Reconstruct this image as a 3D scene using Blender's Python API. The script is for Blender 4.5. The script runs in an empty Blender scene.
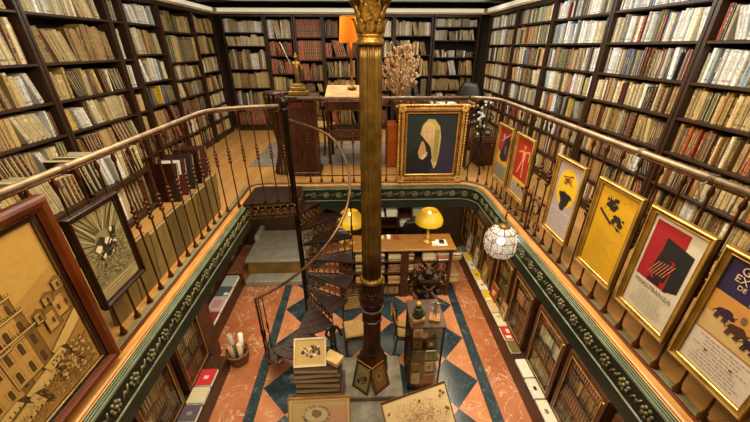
import bpy, math, random
from mathutils import Vector, Matrix
R = math.radians
PI = math.pi
col = bpy.context.scene.collection
scene = bpy.context.scene

# ------------------------------------------------------------------ camera, world, exposure, lights
cam_d = bpy.data.cameras.new('camera'); cam = bpy.data.objects.new('camera', cam_d); col.objects.link(cam)
cam_d.sensor_width = 36.0; cam_d.lens = 36.0 * 329.0 / 750.0
cam_d.clip_start = 0.02
cam.location = (0, 0, 1.6); cam.rotation_euler = (R(90 - 26.5), 0, R(-2.2))
scene.camera = cam
scene.view_settings.view_transform = 'Standard'; scene.view_settings.look = 'None'
scene.view_settings.gamma = 1.0; scene.view_settings.use_curve_mapping = False
scene.view_settings.exposure = 0.0

w = bpy.data.worlds.new('world'); scene.world = w; w.use_nodes = True
w.node_tree.nodes['Background'].inputs[0].default_value = (1.0, 0.75, 0.45, 1)
w.node_tree.nodes['Background'].inputs[1].default_value = 0.10

def area(name, loc, rot, sx, sy, energy, colr=(1, .74, .42), spread=180):
    d = bpy.data.lights.new(name, 'AREA'); d.shape = 'RECTANGLE'; d.size = sx; d.size_y = sy
    d.energy = energy; d.color = colr; d.spread = R(spread)
    o = bpy.data.objects.new(name, d); col.objects.link(o); o.location = loc; o.rotation_euler = rot
    return o
WARM = (1.0, .78, .48); NEUT = (1.0, .94, .80); SOFT = (1.0, .82, .56)
area('ceiling_light_void', (0.0, 1.9, 2.3), (0, 0, 0), 1.8, 1.8, 120, WARM)
area('ceiling_light_left', (-1.2, 2.9, 2.3), (0, R(35), 0), .2, 4.2, 60, NEUT)
area('ceiling_light_right', (1.1, 2.9, 2.3), (0, R(-35), 0), .2, 4.2, 80, (1, .97, .88))
area('ceiling_light_far', (0.1, 5.2, 2.3), (0, 0, 0), 2.6, .5, 70, WARM)
area('ceiling_light_far_wall', (0.0, 6.2, 2.3), (R(28), 0, 0), 4.2, .15, 30, NEUT)
# lamps of the lower floor, under the gallery
area('soffit_light_right', (1.62, 3.0, -.45), (0, R(-24), 0), .12, 4.4, 75, SOFT)
area('soffit_light_left', (-1.55, 3.0, -.45), (0, R(22), 0), .12, 4.4, 55, SOFT)
area('soffit_light_far', (0.1, 4.1, -.5), (R(20), 0, 0), 2.8, .12, 34, SOFT)
area('soffit_light_back', (0.3, 5.7, -.5), (0, 0, 0), 3.0, .2, 14, SOFT)

# ------------------------------------------------------------------ materials
def lin(c):
    return tuple((x / 12.92 if x <= .04045 else ((x + .055) / 1.055) ** 2.4) for x in c)
def hx(s):
    return lin(tuple(int(s[i:i + 2], 16) / 255 for i in (0, 2, 4)))
MATS = {}
def mat(name, c, rough=.5, metal=0., var=.0, scale=8., stretch=(1, 1, 1), bump=0., emis=None, es=0., c2=None, spec=.5, attr=False, coat=0.):
    if name in MATS: return MATS[name]
    m = bpy.data.materials.new(name); m.use_nodes = True; nt = m.node_tree; n = nt.nodes; l = nt.links
    b = n['Principled BSDF']; b.inputs['Roughness'].default_value = rough; b.inputs['Metallic'].default_value = metal
    b.inputs['Specular IOR Level'].default_value = spec
    b.inputs['Coat Weight'].default_value = coat
    c = hx(c) if isinstance(c, str) else c
    b.inputs['Base Color'].default_value = (*c, 1)
    tc = n.new('ShaderNodeTexCoord'); mp = n.new('ShaderNodeMapping'); mp.inputs['Scale'].default_value = stretch
    l.new(tc.outputs['Object'], mp.inputs[0])
    no = n.new('ShaderNodeTexNoise'); no.inputs['Scale'].default_value = scale; no.inputs['Detail'].default_value = 6
    l.new(mp.outputs[0], no.inputs['Vector'])
    base = None
    if attr:
        a = n.new('ShaderNodeAttribute'); a.attribute_name = 'Col'; base = a.outputs['Color']
        l.new(base, b.inputs['Base Color'])
    if var or c2:
        mx = n.new('ShaderNodeMix'); mx.data_type = 'RGBA'
        rp = n.new('ShaderNodeMapRange'); rp.inputs[1].default_value = .35; rp.inputs[2].default_value = .65
        l.new(no.outputs['Fac'], rp.inputs[0])
        if base is not None:
            mx.blend_type = 'MULTIPLY'
            mm = n.new('ShaderNodeMath'); mm.operation = 'MULTIPLY'; mm.inputs[1].default_value = var
            l.new(rp.outputs[0], mm.inputs[0]); l.new(mm.outputs[0], mx.inputs[0])
            l.new(base, mx.inputs[6]); mx.inputs[7].default_value = (.55, .45, .33, 1)
        else:
            cc = hx(c2) if isinstance(c2, str) else (c2 if c2 else tuple(x * (1 - var) for x in c))
            l.new(rp.outputs[0], mx.inputs[0]); mx.inputs[6].default_value = (*c, 1); mx.inputs[7].default_value = (*cc, 1)
        l.new(mx.outputs[2], b.inputs['Base Color'])
    if bump:
        bp = n.new('ShaderNodeBump'); bp.inputs['Strength'].default_value = bump; bp.inputs['Distance'].default_value = .01
        l.new(no.outputs['Fac'], bp.inputs['Height']); l.new(bp.outputs[0], b.inputs['Normal'])
    if emis:
        e = hx(emis) if isinstance(emis, str) else emis
        b.inputs['Emission Color'].default_value = (*e, 1); b.inputs['Emission Strength'].default_value = es
    MATS[name] = m
    return m

WOOD = mat('dark_walnut', '38210f', .45, var=.45, scale=5, stretch=(3, 3, .6), bump=.1)
WOODB = mat('shelf_back', '1a0e07', .8, var=.4, scale=4)
WOODM = mat('mahogany', '4c2a14', .4, c2='2c170b', scale=6, stretch=(4, 1, 1), bump=.08)
WOODR = mat('red_mahogany', '642a12', .35, c2='3a180a', scale=5, stretch=(1, 5, 1), bump=.05)
WOODL = mat('honey_oak', 'b97a38', .4, c2='8f5826', scale=5, stretch=(1, 6, 6), bump=.05)
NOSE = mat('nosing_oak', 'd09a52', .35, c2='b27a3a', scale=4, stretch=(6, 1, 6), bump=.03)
NOSE_SHADE = mat('nosing_shade_brown', '6a3a1c', .4, c2='5a280f', scale=4, stretch=(6, 1, 6))  # darker brown: shadow line at the nosing step, put into the colour
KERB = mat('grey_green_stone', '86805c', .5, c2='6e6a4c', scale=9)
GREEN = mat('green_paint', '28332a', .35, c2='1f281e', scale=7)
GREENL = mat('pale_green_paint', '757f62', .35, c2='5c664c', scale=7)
GREEND = mat('dark_green_ground', '20261b', .5, c2='171b12', scale=12, bump=.2)
RELIEF = mat('relief_bronze_green', '8a8460', .35, metal=.35, c2='5c5a3e', scale=12)
IRON = mat('bronzed_iron', '6b3c1c', .35, metal=.6, c2='3d200f', scale=15, bump=.05)
IRONK = mat('blackened_iron', '2a1b12', .45, metal=.6, c2='1a100a', scale=15, bump=.1)
TREAD = mat('cast_iron_tread', '3e2a22', .5, metal=.4, c2='281a15', scale=40, bump=.5)
LACE = mat('cast_iron_lace', '94683e', .35, metal=.6, c2='4b2f1c', scale=25)
RAIL = mat('worn_brass_rail', '9c866a', .42, metal=.4, c2='78634c', scale=10)
BRONZE = mat('gilt_column_paint', '7e6028', .38, metal=.5, c2='574014', scale=7, bump=.1)
BRONZG = mat('gilt_capital', 'b08838', .35, metal=.6, c2='5e4214', scale=30, bump=.4)
BRONZD = mat('dark_column_paint', '4a2b12', .4, metal=.35, c2='2c1809', scale=8, bump=.1)
GOLD = mat('gilt_frame', 'a37a30', .36, metal=.3, c2='75541a', scale=9, bump=.08)
GOLDL = mat('bright_gilt', 'e2b561', .3, metal=.4, c2='bd8c38', scale=9)
GOLDO = mat('ornate_gilt', 'a56c2c', .35, metal=.55, c2='5f3510', scale=30, bump=.4)
FRAMEB = mat('brown_frame', '6e3413', .25, c2='4a1f0a', scale=4, coat=.4)
FRAMED = mat('dark_frame', '2c130a', .3, c2='1c0b06', scale=5, coat=.3)
BOOK = mat('book_cloth', '808080', .55, var=.55, scale=60, attr=True, bump=.12)
PAGES = mat('book_pages', 'd8c49a', .8, c2='ad9468', scale=120, stretch=(1, 1, 8))
INK = mat('print_ink', '808080', .65, attr=True, var=.18, scale=30)
PAPER = mat('cream_paper', 'e2d3ac', .75, c2='c9b486', scale=6)
WHITE = mat('white_paper', 'e8e6dc', .7)
CEIL = mat('ceiling_paint', '26261a', .6, c2='1c1c12', scale=3)
WALLP = mat('wall_paint', '3a2a1a', .8)
LOWW = mat('lower_wall_paint', '4a3018', .7, c2='33200f', scale=3)
STONE = mat('grey_stone', '9c998c', .5, c2='8a877a', scale=6, bump=.03)
STONEY = mat('ochre_riser', '8a6c34', .55, c2='6a5127', scale=4)
STONEW = mat('worn_marble_step', '8e8674', .45, c2='655d4b', scale=6)
CREAMF = mat('cream_upholstery', 'b8965c', .8, c2='9c7c46', scale=20)
BLACKL = mat('black_leather', '15110f', .4)
SHADEO = mat('amber_shade', 'e08a18', .6, emis='ff7a08', es=.55)
SHADEY = mat('yellow_shade', 'ccaa20', .45, c2='b08c14', scale=3, emis='ffb400', es=.04)
BULB = mat('lantern_bulb', 'ffffff', .5, emis='fff2dc', es=7)
STRIP = mat('cornice_lamp', 'ffffff', .5, emis=(1.0, .88, .62), es=.45)
CORN = mat('cornice_cream', 'd9c79a', .5)
WICKER = mat('wicker', '8a5a2c', .6, c2='5a3516', scale=30, bump=.4)
CRYS = mat('pale_gilt_leaf', 'f0dcb4', .3, metal=.15, c2='c08a4c', scale=30)
RUG = mat('blue_grey_rug', '6d6a66', .95, c2='8a7d6c', scale=9)
SILVER = mat('silvered_metal', 'b0a58c', .3, metal=.8)
VERDI = mat('green_bronze', '4d5226', .45, metal=.5, c2='2c2f14', scale=20)
DKBRZ = mat('dark_bronze', '3a2414', .35, metal=.6, c2='1d120a', scale=18, bump=.2)
def glass_mat():
    m = bpy.data.materials.new('pane_glass'); m.use_nodes = True; nt = m.node_tree; n = nt.nodes; l = nt.links
    n.clear(); o = n.new('ShaderNodeOutputMaterial'); t = n.new('ShaderNodeBsdfTransparent'); g = n.new('ShaderNodeBsdfGlossy')
    g.inputs['Roughness'].default_value = .05; fr = n.new('ShaderNodeFresnel'); mx = n.new('ShaderNodeMixShader')
    t.inputs[0].default_value = (.93, .95, .9, 1)
    mx.inputs[0].default_value = .06; l.new(t.outputs[0], mx.inputs[1]); l.new(g.outputs[0], mx.inputs[2]); l.new(mx.outputs[0], o.inputs[0])
    return m
GLASS = glass_mat()
def frosted():
    m = bpy.data.materials.new('lantern_glass'); m.use_nodes = True; nt = m.node_tree; n = nt.nodes; l = nt.links
    n.clear(); o = n.new('ShaderNodeOutputMaterial'); t = n.new('ShaderNodeBsdfTransparent'); g = n.new('ShaderNodeBsdfTranslucent'); d = n.new('ShaderNodeBsdfGlossy')
    g.inputs[0].default_value = (.95, .9, .85, 1); d.inputs['Roughness'].default_value = .2
    m1 = n.new('ShaderNodeMixShader'); m1.inputs[0].default_value = .3; m2 = n.new('ShaderNodeMixShader'); m2.inputs[0].default_value = .15
    l.new(t.outputs[0], m1.inputs[1]); l.new(g.outputs[0], m1.inputs[2]); l.new(m1.outputs[0], m2.inputs[1]); l.new(d.outputs[0], m2.inputs[2]); l.new(m2.outputs[0], o.inputs[0])
    return m
LGLASS = frosted()
def marble(name, c1, c2, vein, sc=2.5, rough=.22):
    m = bpy.data.materials.new(name); m.use_nodes = True; nt = m.node_tree; n = nt.nodes; l = nt.links
    b = n['Principled BSDF']; b.inputs['Roughness'].default_value = rough
    tc = n.new('ShaderNodeTexCoord'); a = n.new('ShaderNodeTexNoise'); a.inputs['Scale'].default_value = sc; a.inputs['Detail'].default_value = 9; a.inputs['Roughness'].default_value = .65
    v = n.new('ShaderNodeTexNoise'); v.inputs['Scale'].default_value = sc * .8; v.inputs['Detail'].default_value = 4; v.inputs['Distortion'].default_value = 1.5
    l.new(tc.outputs['Object'], a.inputs[0]); l.new(tc.outputs['Object'], v.inputs[0])
    r1 = n.new('ShaderNodeMapRange'); r1.inputs[1].default_value = .35; r1.inputs[2].default_value = .65
    m1 = n.new('ShaderNodeMix'); m1.data_type = 'RGBA'; m1.inputs[6].default_value = (*hx(c1), 1); m1.inputs[7].default_value = (*hx(c2), 1)
    l.new(a.outputs['Fac'], r1.inputs[0]); l.new(r1.outputs[0], m1.inputs[0])
    s = n.new('ShaderNodeMath'); s.operation = 'SUBTRACT'; s.inputs[1].default_value = .5; l.new(v.outputs['Fac'], s.inputs[0])
    ab = n.new('ShaderNodeMath'); ab.operation = 'ABSOLUTE'; l.new(s.outputs[0], ab.inputs[0])
    r2 = n.new('ShaderNodeMapRange'); r2.inputs[1].default_value = .0; r2.inputs[2].default_value = .012; r2.inputs[3].default_value = .75; r2.inputs[4].default_value = 0
    l.new(ab.outputs[0], r2.inputs[0])
    m2 = n.new('ShaderNodeMix'); m2.data_type = 'RGBA'; m2.inputs[7].default_value = (*hx(vein), 1)
    l.new(r2.outputs[0], m2.inputs[0]); l.new(m1.outputs[2], m2.inputs[6]); l.new(m2.outputs[2], b.inputs['Base Color'])
    return m
MRED = marble('red_marble', 'bd7a54', 'a2603e', 'e4c8a8', 2.4)
MPINK = marble('pink_marble', 'cc8a60', 'b87650', 'e0bc98', 2.6)
MBLUE = marble('blue_black_marble', '33454e', '1d2b34', '5f7078', 3)
MBLUE2 = marble('blue_black_border', '3a4a50', '243238', '6a777a', 4)
def parquet():
    m = mat('oak_parquet', 'c08c50', .38, c2='a5743a', scale=3, stretch=(1, 1, 1)); nt = m.node_tree; n = nt.nodes; l = nt.links
    b = n['Principled BSDF']; tc = n.new('ShaderNodeTexCoord'); br = n.new('ShaderNodeTexBrick'); mp = n.new('ShaderNodeMapping'); mp.inputs['Rotation'].default_value = (0, 0, R(90))
    l.new(tc.outputs['Object'], mp.inputs[0]); l.new(mp.outputs[0], br.inputs[0])
    br.inputs['Color1'].default_value = (*hx('c69456'), 1); br.inputs['Color2'].default_value = (*hx('b68346'), 1); br.inputs['Mortar'].default_value = (*hx('80542a'), 1)
    br.inputs['Scale'].default_value = 1; br.inputs['Brick Width'].default_value = .6; br.inputs['Row Height'].default_value = .07; br.inputs['Mortar Size'].default_value = .0012
    l.new(br.outputs[0], b.inputs['Base Color']); return m
PARQ = parquet()

# ------------------------------------------------------------------ mesh builder
class MB:
    def __init__(s):
        s.v = []; s.f = []; s.m = []; s.c = []; s.sm = []; s.T = Matrix.Identity(4)
    def _add(s, vs, fs, m=None, c=None, smooth=False):
        o = len(s.v); T = s.T
        s.v += [tuple(T @ Vector(p)) for p in vs]
        for i, f in enumerate(fs):
            s.f.append(tuple(o + k for k in f)); s.m.append(m); s.sm.append(smooth)
            s.c.append(c[i] if isinstance(c, list) else c)
        return s
    def box(s, x0, y0, z0, x1, y1, z1, m=None, c=None, bev=0.):
        if x1 < x0: x0, x1 = x1, x0
        if y1 < y0: y0, y1 = y1, y0
        if z1 < z0: z0, z1 = z1, z0
        if bev <= 0:
            vs = [(x0, y0, z0), (x1, y0, z0), (x1, y1, z0), (x0, y1, z0), (x0, y0, z1), (x1, y0, z1), (x1, y1, z1), (x0, y1, z1)]
            return s._add(vs, [(0, 3, 2, 1), (4, 5, 6, 7), (0, 1, 5, 4), (1, 2, 6, 5), (2, 3, 7, 6), (3, 0, 4, 7)], m, c)
        b = min(bev, (x1 - x0) * .45, (y1 - y0) * .45, (z1 - z0) * .45)
        pol = [(x0 + b, y0), (x1 - b, y0), (x1, y0 + b), (x1, y1 - b), (x1 - b, y1), (x0 + b, y1), (x0, y1 - b), (x0, y0 + b)]
        ins = [(min(max(x, x0 + b), x1 - b), min(max(y, y0 + b), y1 - b)) for x, y in pol]
        rings = [[(x, y, z0) for x, y in ins], [(x, y, z0 + b) for x, y in pol], [(x, y, z1 - b) for x, y in pol], [(x, y, z1) for x, y in ins]]
        return s.loft(rings, m, c)
    def loft(s, rings, m=None, c=None, caps=True, closed=True, smooth=False):
        n = len(rings[0]); vs = [p for r in rings for p in r]; fs = []
        for i in range(len(rings) - 1):
            for k in range(n if closed else n - 1):
                k2 = (k + 1) % n
                fs.append((i * n + k, i * n + k2, (i + 1) * n + k2, (i + 1) * n + k))
        if caps and closed:
            fs.append(tuple(reversed(range(n)))); fs.append(tuple((len(rings) - 1) * n + k for k in range(n)))
        return s._add(vs, fs, m, c, smooth)
    def lathe(s, prof, cx=0, cy=0, n=20, m=None, c=None, smooth=True, flute=0, fd=0., ph=0., caps=True):
        rings = []
        for r, z in prof:
            rr = []
            for k in range(n):
                a = 2 * PI * k / n + ph; q = r
                if flute: q = r * (1 - fd * (.5 - .5 * math.cos(flute * a)) ** .6)
                rr.append((cx + q * math.cos(a), cy + q * math.sin(a), z))
            rings.append(rr)
        return s.loft(rings, m, c, caps=caps, smooth=smooth)
    def tube(s, pts, r, n=8, m=None, c=None, smooth=True, closed=False):
        pts = [Vector(p) for p in pts]; N = len(pts)
        if closed: pts = pts + [pts[0]]; N += 1
        rs = r if isinstance(r, (list, tuple)) else [r] * N
        if len(rs) < N: rs = list(rs) + [rs[-1]] * (N - len(rs))
        up = None; rings = []
        for i in range(N):
            if closed: t = (pts[(i + 1) % (N - 1)] - pts[(i - 1) % (N - 1)])
            else: t = pts[min(i + 1, N - 1)] - pts[max(i - 1, 0)]
            if t.length < 1e-9: t = Vector((0, 0, 1))
            t.normalize()
            if up is None: up = Vector((0, 0, 1)) if abs(t.z) < .9 else Vector((1, 0, 0))
            a = up - t * up.dot(t)
            if a.length < 1e-6: a = t.orthogonal()
            a.normalize(); b = t.cross(a); up = a
            rings.append([tuple(pts[i] + (a * math.cos(2 * PI * k / n) + b * math.sin(2 * PI * k / n)) * rs[i]) for k in range(n)])
        return s.loft(rings, m, c, smooth=smooth, caps=not closed)
    def ball(s, x, y, z, r, m=None, c=None, n=10, sx=1, sy=1, sz=1):
        rings = []
        h = max(5, n // 2 + 1)
        for i in range(h + 1):
            a = -PI / 2 + PI * i / h; q = max(math.cos(a), .02) * r
            rings.append([(x + q * sx * math.cos(2 * PI * k / n), y + q * sy * math.sin(2 * PI * k / n), z + r * sz * math.sin(a)) for k in range(n)])
        return s.loft(rings, m, c, smooth=True)
    def prism(s, pts, z0, z1, m=None, c=None):
        return s.loft([[(x, y, z0) for x, y in pts], [(x, y, z1) for x, y in pts]], m, c)
    def torus(s, cx, cy, cz, R0, r, nrm='z', n=14, k=6, m=None, a0=0, a1=2 * PI):
        pts = []
        full = abs(a1 - a0 - 2 * PI) < 1e-6
        for i in range(n if full else n + 1):
            a = a0 + (a1 - a0) * i / n; u, v = R0 * math.cos(a), R0 * math.sin(a)
            pts.append((cx + u, cy + v, cz) if nrm == 'z' else ((cx + u, cy, cz + v) if nrm == 'y' else (cx, cy + u, cz + v)))
        return s.tube(pts, r, k, m, closed=full)
    def build(s, name, material=None, parent=None, loc=None, rot=None, bevel=0):
        me = bpy.data.meshes.new(name); me.from_pydata(s.v, [], s.f)
        mats = []
        for mm in s.m:
            q = mm or material
            if q not in mats: mats.append(q)
        for q in mats: me.materials.append(q)
        idx = {q: i for i, q in enumerate(mats)}
        me.polygons.foreach_set('material_index', [idx[mm or material] for mm in s.m])
        me.polygons.foreach_set('use_smooth', s.sm)
        if any(c is not None for c in s.c):
            at = me.color_attributes.new('Col', 'FLOAT_COLOR', 'CORNER')
            buf = []
            for p, c in zip(me.polygons, s.c):
                cc = c or (.5, .5, .5)
                buf += [cc[0], cc[1], cc[2], 1.0] * p.loop_total
            at.data.foreach_set('color', buf)
        me.update()
        o = bpy.data.objects.new(name, me); col.objects.link(o)
        if parent: o.parent = parent
        if loc: o.location = loc
        if rot: o.rotation_euler = rot
        if bevel:
            b = o.modifiers.new('b', 'BEVEL'); b.width = bevel; b.segments = 2; b.limit_method = 'ANGLE'
        return o
def tag(o, label=None, cat=None, group=None, kind=None):
    if label: o['label'] = label
    if cat: o['category'] = cat
    if group: o['group'] = group
    if kind: o['kind'] = kind
    return o
def empty(name, loc=(0, 0, 0), rz=0, label=None, cat=None, group=None, kind=None, rot=None):
    o = bpy.data.objects.new(name, None); o.empty_display_size = .1; col.objects.link(o); o.location = loc
    o.rotation_euler = rot or (0, 0, rz)
    return tag(o, label, cat, group, kind)
def copy_tree(o, parent=None):
    c = o.copy(); col.objects.link(c); c.parent = parent
    for ch in [x for x in bpy.data.objects if x.parent == o]: copy_tree(ch, c)
    return c
def struct(mb, name, m, **k): return tag(mb.build(name, m, **k), kind='structure')

# ------------------------------------------------------------------ dimensions of the place
XL, XR, YF = -2.7, 2.4, 7.15          # bookcase fronts of the gallery
VL, VR, VY = -1.405, 1.53, 4.0         # edges of the void
ZF, ZC = -2.7, 2.36                   # lower floor, ceiling
SOF = -.34                            # soffit of the gallery
LX0, LX1, LY = -2.75, 2.62, 6.9       # lower walls

# ------------------------------------------------------------------ setting
def arc(cx, cy, r, a0, a1, n): return [(cx + r * math.cos(R(a0 + (a1 - a0) * i / n)), cy + r * math.sin(R(a0 + (a1 - a0) * i / n))) for i in range(n + 1)]
RC = .28
def voidpath(off=0.):   # edge of the void, off > 0 goes into the void
    l, r, y = VL + off, VR - off, VY - off; q = max(RC - off, .04); ql = max(.1 - off, .02)
    return [(l, -1.2), (l, 3.0)] + arc(l + ql, y - ql, ql, 180, 90, 8) + [(-.3, y), (.5, y)] + arc(r - q, y - q, q, 90, 0, 8) + [(r, 3.0), (r, -1.2)]
def ringslab(off, z0, z1, m, name, outer):
    mb = MB(); p = voidpath(off); l, r, y = outer; yA = VY - RC - off - .05
    mid = [q for q in p if q[1] > yA]; xm = .1
    lf = [q for q in mid if q[0] <= xm]; rt = [q for q in mid if q[0] > xm]
    mb.box(l, -1.2, z0, VL + off, yA, z1); mb.box(VR - off, -1.2, z0, r, yA, z1)
    top = VY - off
    mb.prism([(l, yA), (VL + off, yA)] + lf + [(xm, top), (xm, y), (l, y)], z0, z1)
    mb.prism([(xm, top)] + rt + [(VR - off, yA), (r, yA), (r, y), (xm, y)], z0, z1)
    return struct(mb, name, m)
ringslab(-.09, -.03, 0., PARQ, 'floor', (-3.1, 2.85, 7.6))
ringslab(-.02, SOF, -.031, CEIL, 'ceiling', (-3.1, 2.85, 7.6)).name = 'ceiling'
def sweep(profile, name, m=None, path=None):
    # profile: list of (off, z, material)
    mb = MB(); rows = [[(x, y, z) for (x, y) in voidpath(o)] for (o, z, _) in profile]
    n = len(rows[0])
    for i in range(len(rows) - 1):
        vs = rows[i] + rows[i + 1]
        mb._add(vs, [(k, k + 1, n + k + 1, n + k) for k in range(n - 1)], profile[i + 1][2])
    return struct(mb, name, m)
sweep([(-.10, .006, KERB), (-.10, .006, KERB), (-.052, .006, KERB), (-.051, -.002, NOSE_SHADE), (-.045, .0, NOSE_SHADE), (-.028, -.002, NOSE_SHADE), (-.024, .002, NOSE), (.012, .001, NOSE), (.022, -.006, NOSE), (.0235, -.012, NOSE_SHADE),
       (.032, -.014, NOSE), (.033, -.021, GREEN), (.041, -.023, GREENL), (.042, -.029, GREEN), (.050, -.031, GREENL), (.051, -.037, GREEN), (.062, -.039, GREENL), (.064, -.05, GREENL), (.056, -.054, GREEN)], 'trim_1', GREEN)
sweep([(.056, -.054, GREEND), (.056, -.054, GREEND), (.058, -.198, GREEND)], 'trim_2', GREEND)
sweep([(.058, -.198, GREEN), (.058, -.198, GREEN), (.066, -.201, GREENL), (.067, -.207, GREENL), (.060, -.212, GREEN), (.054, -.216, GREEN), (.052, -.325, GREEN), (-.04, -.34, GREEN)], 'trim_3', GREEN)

def relief():
    # cast rosettes and scrolls on the dark band
    mb = MB(); P = voidpath(.057); seg = []; 
    L = 0
    for i in range(len(P) - 1):
        a, b = Vector(P[i]), Vector(P[i + 1]); d = (b - a).length; seg.append((L, d, a, b)); L += d
    def at(s):
        for (s0, d, a, b) in seg:
            if s <= s0 + d + 1e-6:
                t = (b - a) / d; p = a + t * (s - s0); return p, t
        return b, t
    s = .05; k = 0
    step = .165
    while s < L - .05:
        p, t = at(s)
        if p.y > .6:
            nrm = Vector((t.y, -t.x))
            M = Matrix(((t.x, nrm.x, 0, p.x), (t.y, nrm.y, 0, p.y), (0, 0, 1, -.126), (0, 0, 0, 1)))
            mb.T = M
            near = True
            n1 = 6
            mb.ball(0, .008, 0, .014, n=8)
            for q in range(7):
                a = 2 * PI * q / 7 + .3
                mb.ball(.030 * math.cos(a), .004, .030 * math.sin(a), .0135, n=6, sy=.8)
            for sg in (-1, 1):
                mb.tube([(sg * .05, .001, -.03 * sg), (sg * .066, .004, .0), (sg * .078, .003, .016 * sg), (sg * .081, .002, .0), (sg * .072, .001, -.006 * sg)], [.006, .007, .007, .006, .003], 5)
        s += step; k += 1
    mb.T = Matrix.Identity(4)
    return struct(mb, 'trim_4', RELIEF)
relief()

# walls, ceiling above the gallery
struct(MB().box(-3.2, -1.2, -.42, -3.06, 7.7, 2.5), 'wall_left', WALLP)
struct(MB().box(2.76, -1.2, -.42, 2.9, 7.7, 2.5), 'wall_right', WALLP)
struct(MB().box(-3.06, 7.51, -.42, 2.76, 7.65, 2.5), 'wall_far', WALLP)
struct(MB().box(-3.2, -1.3, ZF, 2.9, -1.2, 2.5), 'wall_near', WALLP)
cl = MB().box(-3.2, -1.2, ZC, 2.9, 7.7, 2.5)
cl.box(-3.06, 6.35, 2.27, 2.76, 6.5, ZC); cl.box(-3.06, 5.1, 2.27, 2.76, 5.25, ZC)
struct(cl, 'ceiling_upper', CEIL).name = 'ceiling_upper'
# cornice above the bookcases with its lamp strip
cor = MB(); cor.box(-3.0, -1, 2.15, XL + .04, 7.5, 2.18); cor.box(XR - .04, -1, 2.15, 2.76, 7.5, 2.18); cor.box(XL, YF - .04, 2.15, XR, 7.5, 2.18)
cor.box(-3.0, -1, 2.18, XL + .0, 7.5, 2.25); cor.box(XR, -1, 2.18, 2.76, 7.5, 2.25); cor.box(XL, YF, 2.18, XR, 7.5, 2.25)
struct(cor, 'trim_5', CORN)
def strip(name, x0, y0, x1, y1, label):
    o = MB().box(x0, y0, 2.182, x1, y1, 2.235).build(name, STRIP)
    return tag(o, label, 'light', 'cornice light strips')
strip('light_strip', XL + .012, .2, XL + .032, 7.05, 'long glowing light strip on the cornice above the left wall bookcases')
strip('light_strip', XR - .032, .2, XR - .012, 7.05, 'long glowing light strip on the cornice above the right wall bookcases')
strip('light_strip', XL + .08, YF - .032, XR - .08, YF - .012, 'glowing light strip on the cornice above the far wall bookcases')

# lower room
def lower_floor():
    mb = MB()
    z = ZF
    def quad(x0, y0, x1, y1, m, dz=0):
        mb._add([(x0, y0, z + dz), (x1, y0, z + dz), (x1, y1, z + dz), (x0, y1, z + dz)], [(0, 1, 2, 3)], m)
    quad(-3.2, -1.2, -1.60, 7.3, MRED); quad(-1.60, -1.2, -1.455, 7.3, MBLUE2)
    quad(1.60, -1.2, 1.76, 7.3, MBLUE2); quad(1.76, -1.2, 2.9, 7.3, MRED)
    # diagonal checker between the two borders, cut to the borders
    x0, x1 = -1.455, 1.60; px = (x1 - x0) / 4; py = .78
    def clip(poly):
        out = []
        for (ax, sgn) in ((x0, 1), (x1, -1)):
            res = []
            for i in range(len(poly)):
                p, q = poly[i], poly[(i + 1) % len(poly)]
                pi, qi = (p[0] - ax) * sgn >= -1e-9, (q[0] - ax) * sgn >= -1e-9
                if pi: res.append(p)
                if pi != qi:
                    t = (ax - p[0]) / (q[0] - p[0]); res.append((ax, p[1] + t * (q[1] - p[1])))
            poly = res
            if not poly: return poly
        return poly
    for i in range(-1, 10):
        for j in range(-4, 20):
            if (i + j) % 2: continue
            cx = x0 + i * px / 2; cy = 3.09 + (j - 5) * py / 2
            dark = (i % 2 != 0)
            poly = clip([(cx - px / 2, cy), (cx, cy - py / 2), (cx + px / 2, cy), (cx, cy + py / 2)])
            if len(poly) >= 3:
                mb._add([(a, b, z) for a, b in poly], [tuple(range(len(poly)))], MBLUE if dark else MPINK)
    return struct(mb, 'floor_lower', MRED)
lower_floor()
struct(MB().box(-3.2, -1.2, ZF - .1, 2.9, 7.3, ZF - .004), 'floor_base', STONE)
struct(MB().box(-3.2, -1.2, ZF, LX0 - .26, 7.2, SOF), 'wall_lower_left', LOWW)
struct(MB().box(LX1, -1.2, ZF, 2.9, 7.2, SOF), 'wall_lower_right', LOWW)
struct(MB().box(-3.2, LY, ZF, 2.9, 7.2, SOF), 'wall_lower_far', LOWW)

# ------------------------------------------------------------------ books
PAL = {'cream': ['d9cba4', 'cfc097', 'e0d4b2', 'c9b88e'], 'white': ['ecebe6', 'e2e3e0', 'f2f2ec'], 'tan': ['b08a50', 'a67c42', 'bd9a62', '9a7440'],
       'brown': ['5c3a1e', '6e4826', '4a2c16'], 'red': ['8c1f1a', 'a3281e', '741812'], 'green': ['33492c', '465c34', '26382a'], 'blue': ['2c3f66', '40587e', '24304e'],
       'pale blue': ['a3b8c4', '8fa8b8', 'b8c8cc'], 'yellow': ['d2b13a', 'c9a42c', 'd8bd58'], 'orange': ['c4652a', 'b3561f'], 'grey': ['8c887c', '787468', 'a09c8e'],
       'black': ['1e1a18', '2a2420'], 'ochre': ['96743a', '8a6a32', 'a3803f'], 'olive': ['6e6634', '7a7040', '5c5630'], 'pink': ['c28a7c', 'b87a6c'], 'maroon': ['4e1614', '5c1c18'],
       'bright green': ['2f8f52'], 'parchment': ['c8ad74', 'bd9f64', 'd0b880', 'b8965a']}
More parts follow.
